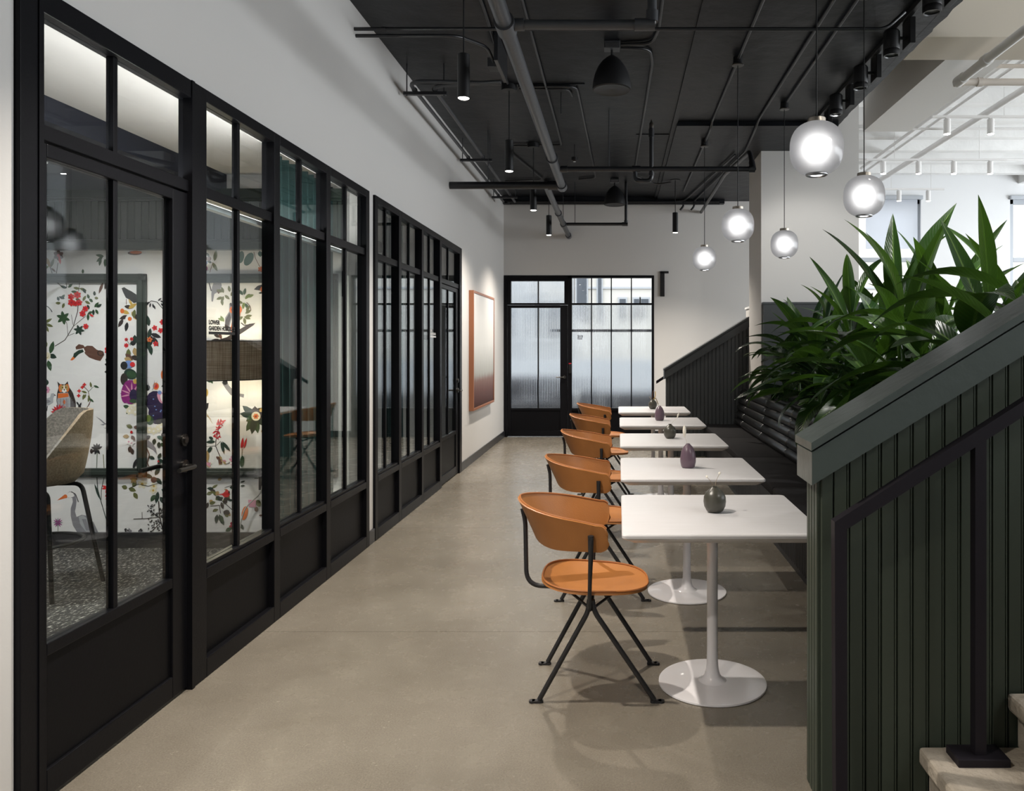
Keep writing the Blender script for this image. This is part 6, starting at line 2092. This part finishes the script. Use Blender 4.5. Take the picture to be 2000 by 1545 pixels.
cond = [
    ('thin conduit running to the second cylinder pendant', [(-0.93, -1, ZK), (-0.93, 5.3, ZK), (-0.985, 6.85, ZK)], 0.011),
    ('thin conduit between the thick pipe and the dome pendant', [(-0.64, -1, ZK), (-0.655, 8.85, ZK), (-0.66, 8.95, ZK), (-0.92, 8.95, ZK)], 0.011),
    ('looped conduit from the second cylinder pendant to the end wall', [(-0.90, 6.93, ZK), (-0.38, 6.93, ZK), (-0.37, 7.15, ZK), (-0.31, 10.7, ZK), (-0.55, 10.8, ZK)], 0.012),
    ('second looped conduit beside the first loop', [(-0.90, 7.0, ZK), (-0.45, 7.0, ZK), (-0.43, 7.2, ZK)], 0.010),
    ('conduit dropping from the top of the frame to the near dome box', [(0.30, -1, ZK), (0.30, 5.7, ZK), (0.26, 5.95, ZK), (0.02, 5.97, ZK)], 0.013),
    ('conduit leaving the near dome box towards the end wall', [(0.02, 6.03, ZK), (0.25, 6.05, ZK), (0.285, 6.35, ZK), (0.22, 10.4, ZK)], 0.013),
    ('conduit serving the left row of globe pendants', [(0.985, -1, ZK), (0.982, 8.0, ZK), (0.98, 8.1, ZK - 0.045), (0.975, 11.4, ZK - 0.045)], 0.012),
    ('conduit serving the right row of globe pendants', [(1.62, -1, ZK), (1.618, 7.35, ZK)], 0.012),
    ('long conduit between the two rows of globe pendants', [(1.475, -1, ZK), (1.455, 7.95, ZK), (1.45, 8.1, ZK - 0.05), (1.50, 9.0, ZK - 0.05), (1.44, 9.6, ZK - 0.05), (1.2, 12.2, ZK - 0.05)], 0.013),
    ('short conduit left of the column meeting the end wall', [(1.40, 9.2, ZK - 0.05), (1.05, 12.1, ZK - 0.05), (0.9, 12.15, ZK - 0.05)], 0.012),
    ('thin conduit behind the second cylinder pendant', [(-1.0, 8.98, ZK), (-1.28, 8.98, ZK), (-1.32, 9.2, ZK), (-1.05, 10.8, ZK), (-1.6, 10.9, ZK)], 0.010),
    ('conduit along the top of the end wall', [(-1.7, 12.1, 3.70), (1.6, 12.1, 3.70)], 0.014),
    ('lower conduit along the top of the end wall', [(-1.75, 12.15, 3.74), (1.6, 12.15, 3.74)], 0.018),
    ('conduit curving into the far right cylinder pendant', [(0.25, 10.6, ZK), (0.55, 10.9, ZK - 0.05), (0.74, 10.75, ZK - 0.05)], 0.010),
]
for lab, pts, r_ in cond:
    pipe('ceiling_conduit', lab, pts, r_, 'pipe_black', 'conduit', 'ceiling conduits', 0.10, 10)
for i, (x, y, lab) in enumerate(((1.03, 12.16, 'left stub of cut conduit at the top of the end wall'), (1.2, 12.16, 'right stub of cut conduit at the top of the end wall'))):
    pipe('conduit_stub', lab, [(x, y, 3.74), (x, y - 0.05, 3.66), (x - 0.05, y - 0.05, 3.60)], 0.016, 'pipe_black', 'conduit', 'cut conduit stubs', 0.03, 10)
# hanger rods and the small hanging detector
for i, (x, y, z0_, lab) in enumerate(((-0.785, 11.0, 3.24, 'thin hanger rod holding the far grey pipe, left'), (-0.62, 11.07, 3.22, 'thin hanger rod holding the far branch pipe'), (-0.53, 7.15, 3.62, 'thin hanger rod beside the looped conduit'), (-1.42, 8.4, 3.22, 'thin hanger rod above the thick cross pipe'), (-0.09, 7.7, 3.20, 'thin rod hanging in the middle of the dark ceiling'))):
    tag(MB().tube([(x, y, z0_), (x, y, ZC)], 0.005, 6).build('hanger_rod', 'pipe_black'), lab, 'rod', 'thin hanger rods')
hd = thing('ceiling_detector', 'small round black detector hanging on a rod', 'detector', (-0.51, 9.0, 3.62))
MB().lathe([(0.0, 3.62), (0.02, 3.62), (0.038, 3.635), (0.038, 3.67), (0.0, 3.675)], -0.51, 9.0, 18, False).build('housing', 'fixture_black', hd, smooth=30)
MB().tube([(-0.51, 9.0, 3.67), (-0.51, 9.0, ZC)], 0.005, 6).build('rod', 'fixture_black', hd)
MB().lathe([(0.0, 3.617), (0.015, 3.617), (0.015, 3.621)], -0.51, 9.0, 14, False).build('sensor', 'office_white', hd)

# white pipes in the office
pipe('office_pipe', 'thick white pipe rising to the right edge of the frame', [(2.885, 0.0, 3.70), (2.885, 6.47, 3.70)], 0.036, 'pipe_white', fit=[((2.885, 5.98, 3.70), (2.885, 6.05, 3.70)), ((2.885, 6.40, 3.70), (2.885, 6.52, 3.70))], group='white office pipes', n=18)
pipe('office_pipe', 'cream pipe running right from the white pipe', [(2.88, 6.52, 3.70), (9.0, 6.52, 3.70)], 0.030, 'pipe_cream', fit=[((2.86, 6.52, 3.70), (2.93, 6.52, 3.70)), ((3.05, 6.52, 3.70), (3.09, 6.52, 3.70))], group='white office pipes', n=18)
pipe('office_pipe', 'thin cream pipe above the thick one', [(3.3, 7.3, 4.12), (9.0, 7.3, 4.12)], 0.020, 'pipe_cream', group='white office pipes')
pipe('office_pipe', 'long white pipe running back to the far office wall', [(4.49, 6.6, 4.30), (4.49, YO - 0.01, 4.30)], 0.040, 'pipe_white', group='white office pipes', n=16)
pipe('office_pipe', 'thin white conduit beside the long white pipe', [(4.05, 6.6, 4.42), (4.05, 12.8, 4.42)], 0.022, 'pipe_white', group='white office pipes')
pipe('office_pipe', 'second thin white conduit beside the long white pipe', [(4.25, 6.6, 4.46), (4.25, 13.4, 4.46)], 0.018, 'pipe_white', group='white office pipes')
pipe('office_pipe', 'thin white conduit crossing behind the tracks', [(3.0, 10.4, 4.40), (8.6, 10.4, 4.40), (9.4, 11.0, 4.40)], 0.016, 'pipe_white', group='white office pipes')
pipe('office_pipe', 'white conduit crossing nearer the far wall', [(3.0, 12.2, 4.42), (6.6, 12.2, 4.42), (8.0, 13.0, 4.42)], 0.016, 'pipe_white', group='white office pipes')
# office tracks with white cylinder spots; unseen stair track added as fill light
TR = [(0.7, 2.6, 5.6, [], 'stair'), (9.1, 3.72, 8.0, [(1850, 0.0), (1935, 0.0)], 'nearest'), (11.2, 3.62, 5.68, [(1725, 0), (1794, 0), (1863, 0), (1934, 0)], 'middle'), (13.3, 4.5, 5.65, [(1756, 0), (1813, 0)], 'far')]
ordw = ['first', 'second', 'third', 'last']
for (y, xa, xb_, heads, nm) in TR:
    zt = 4.19
    tag(MB().box(xa, xb_, y - 0.018, y + 0.018, zt - 0.03, zt, 0.003).build('office_track', 'pipe_white'), 'white lighting track hanging in the office, the %s one' % nm, 'track', 'white office tracks')
    for xr in (xa + 0.2 * (xb_ - xa), xa + 0.8 * (xb_ - xa)):
        tag(MB().tube([(xr, y, zt), (xr, y, 4.72)], 0.004, 6).build('hanger_rod', 'pipe_white'), 'thin white rod at the %s end of the %s office track' % ('left' if xr < (xa + xb_) / 2 else 'right', nm), 'rod', 'rods of the office tracks')
    hx_ = [(px - 1207) * y / 1500 for px, _ in heads] or [2.9, 3.7, 4.5]
    for k, x in enumerate(hx_):
        t = thing('office_spotlight', 'lit white cylinder spot, %s from the left on the %s office track' % (ordw[k], nm), 'spotlight', (x, y, zt - 0.22), 'white office spots')
        MB().lathe([(0.036, zt - 0.22), (0.040, zt - 0.22), (0.040, zt - 0.045), (0.0, zt - 0.045)], x, y, 20, False).build('cylinder', 'pipe_white', t, smooth=30)
        MB().lathe([(0.0, zt - 0.2235), (0.030, zt - 0.2235), (0.036, zt - 0.2205), (0.036, zt - 0.216)], x, y, 20, False).build('lens', 'lamp_hot', t)
        MB().box(x - 0.02, x + 0.02, y - 0.014, y + 0.014, zt - 0.047, zt - 0.028).build('track_adapter', 'pipe_white', t)
        spot('office_beam', (x, y, zt - 0.225), (x, y, 0) if y > 2 else (x - 1.6, 2.4, 0.5), 40 if y > 2 else 110, 95, 0.6, (1, 0.97, 0.93), 0.03, t, t['_o'])

# ------------------------------------------------------------------ far office windows
for k, (a, b_) in enumerate(wins):
    r = sthing('window_%d' % (4 + k), ['tall office window with a half-drawn shade behind the plants', 'office window at the right edge of the frame'][k], 'window', ((a + b_) / 2, YO, 1.9))
    y0, y1 = YO + 0.06, YO + 0.13
    z0_, z1_ = 1.9, 4.18
    for (p0, p1, q0, q1) in ((a, a + 0.09, z0_, z1_), (b_ - 0.09, b_, z0_, z1_), (a, b_, z1_ - 0.09, z1_), (a, b_, z0_, z0_ + 0.08), (a + 0.09, b_ - 0.09, 3.02, 3.10)):
        MB().box(p0, p1, y0, y1, q0, q1, 0.004).build('window_frame', 'window_grey', r)
    MB().box(a + 0.09, b_ - 0.09, YO + 0.09, YO + 0.10, z0_ + 0.08, 3.02).build('glass_pane', 'glass_clear', r)
    MB().box(a + 0.09, b_ - 0.09, YO + 0.09, YO + 0.10, 3.10, z1_ - 0.09).build('glass_pane', 'glass_clear', r)
    MB().box(a - 0.02, b_ + 0.02, YO - 0.07, YO - 0.005, z1_ - 0.02, z1_ + 0.05, 0.01).build('shade_cassette', 'window_grey', r)
    if k == 0:
        MB().box(a + 0.22, b_ - 0.08, YO - 0.04, YO - 0.037, 3.25, z1_ - 0.02).build('roller_shade', 'roller_shade', r)

# strip helper properties
for o in bpy.data.objects:
    if '_o' in o:
        del o['_o']
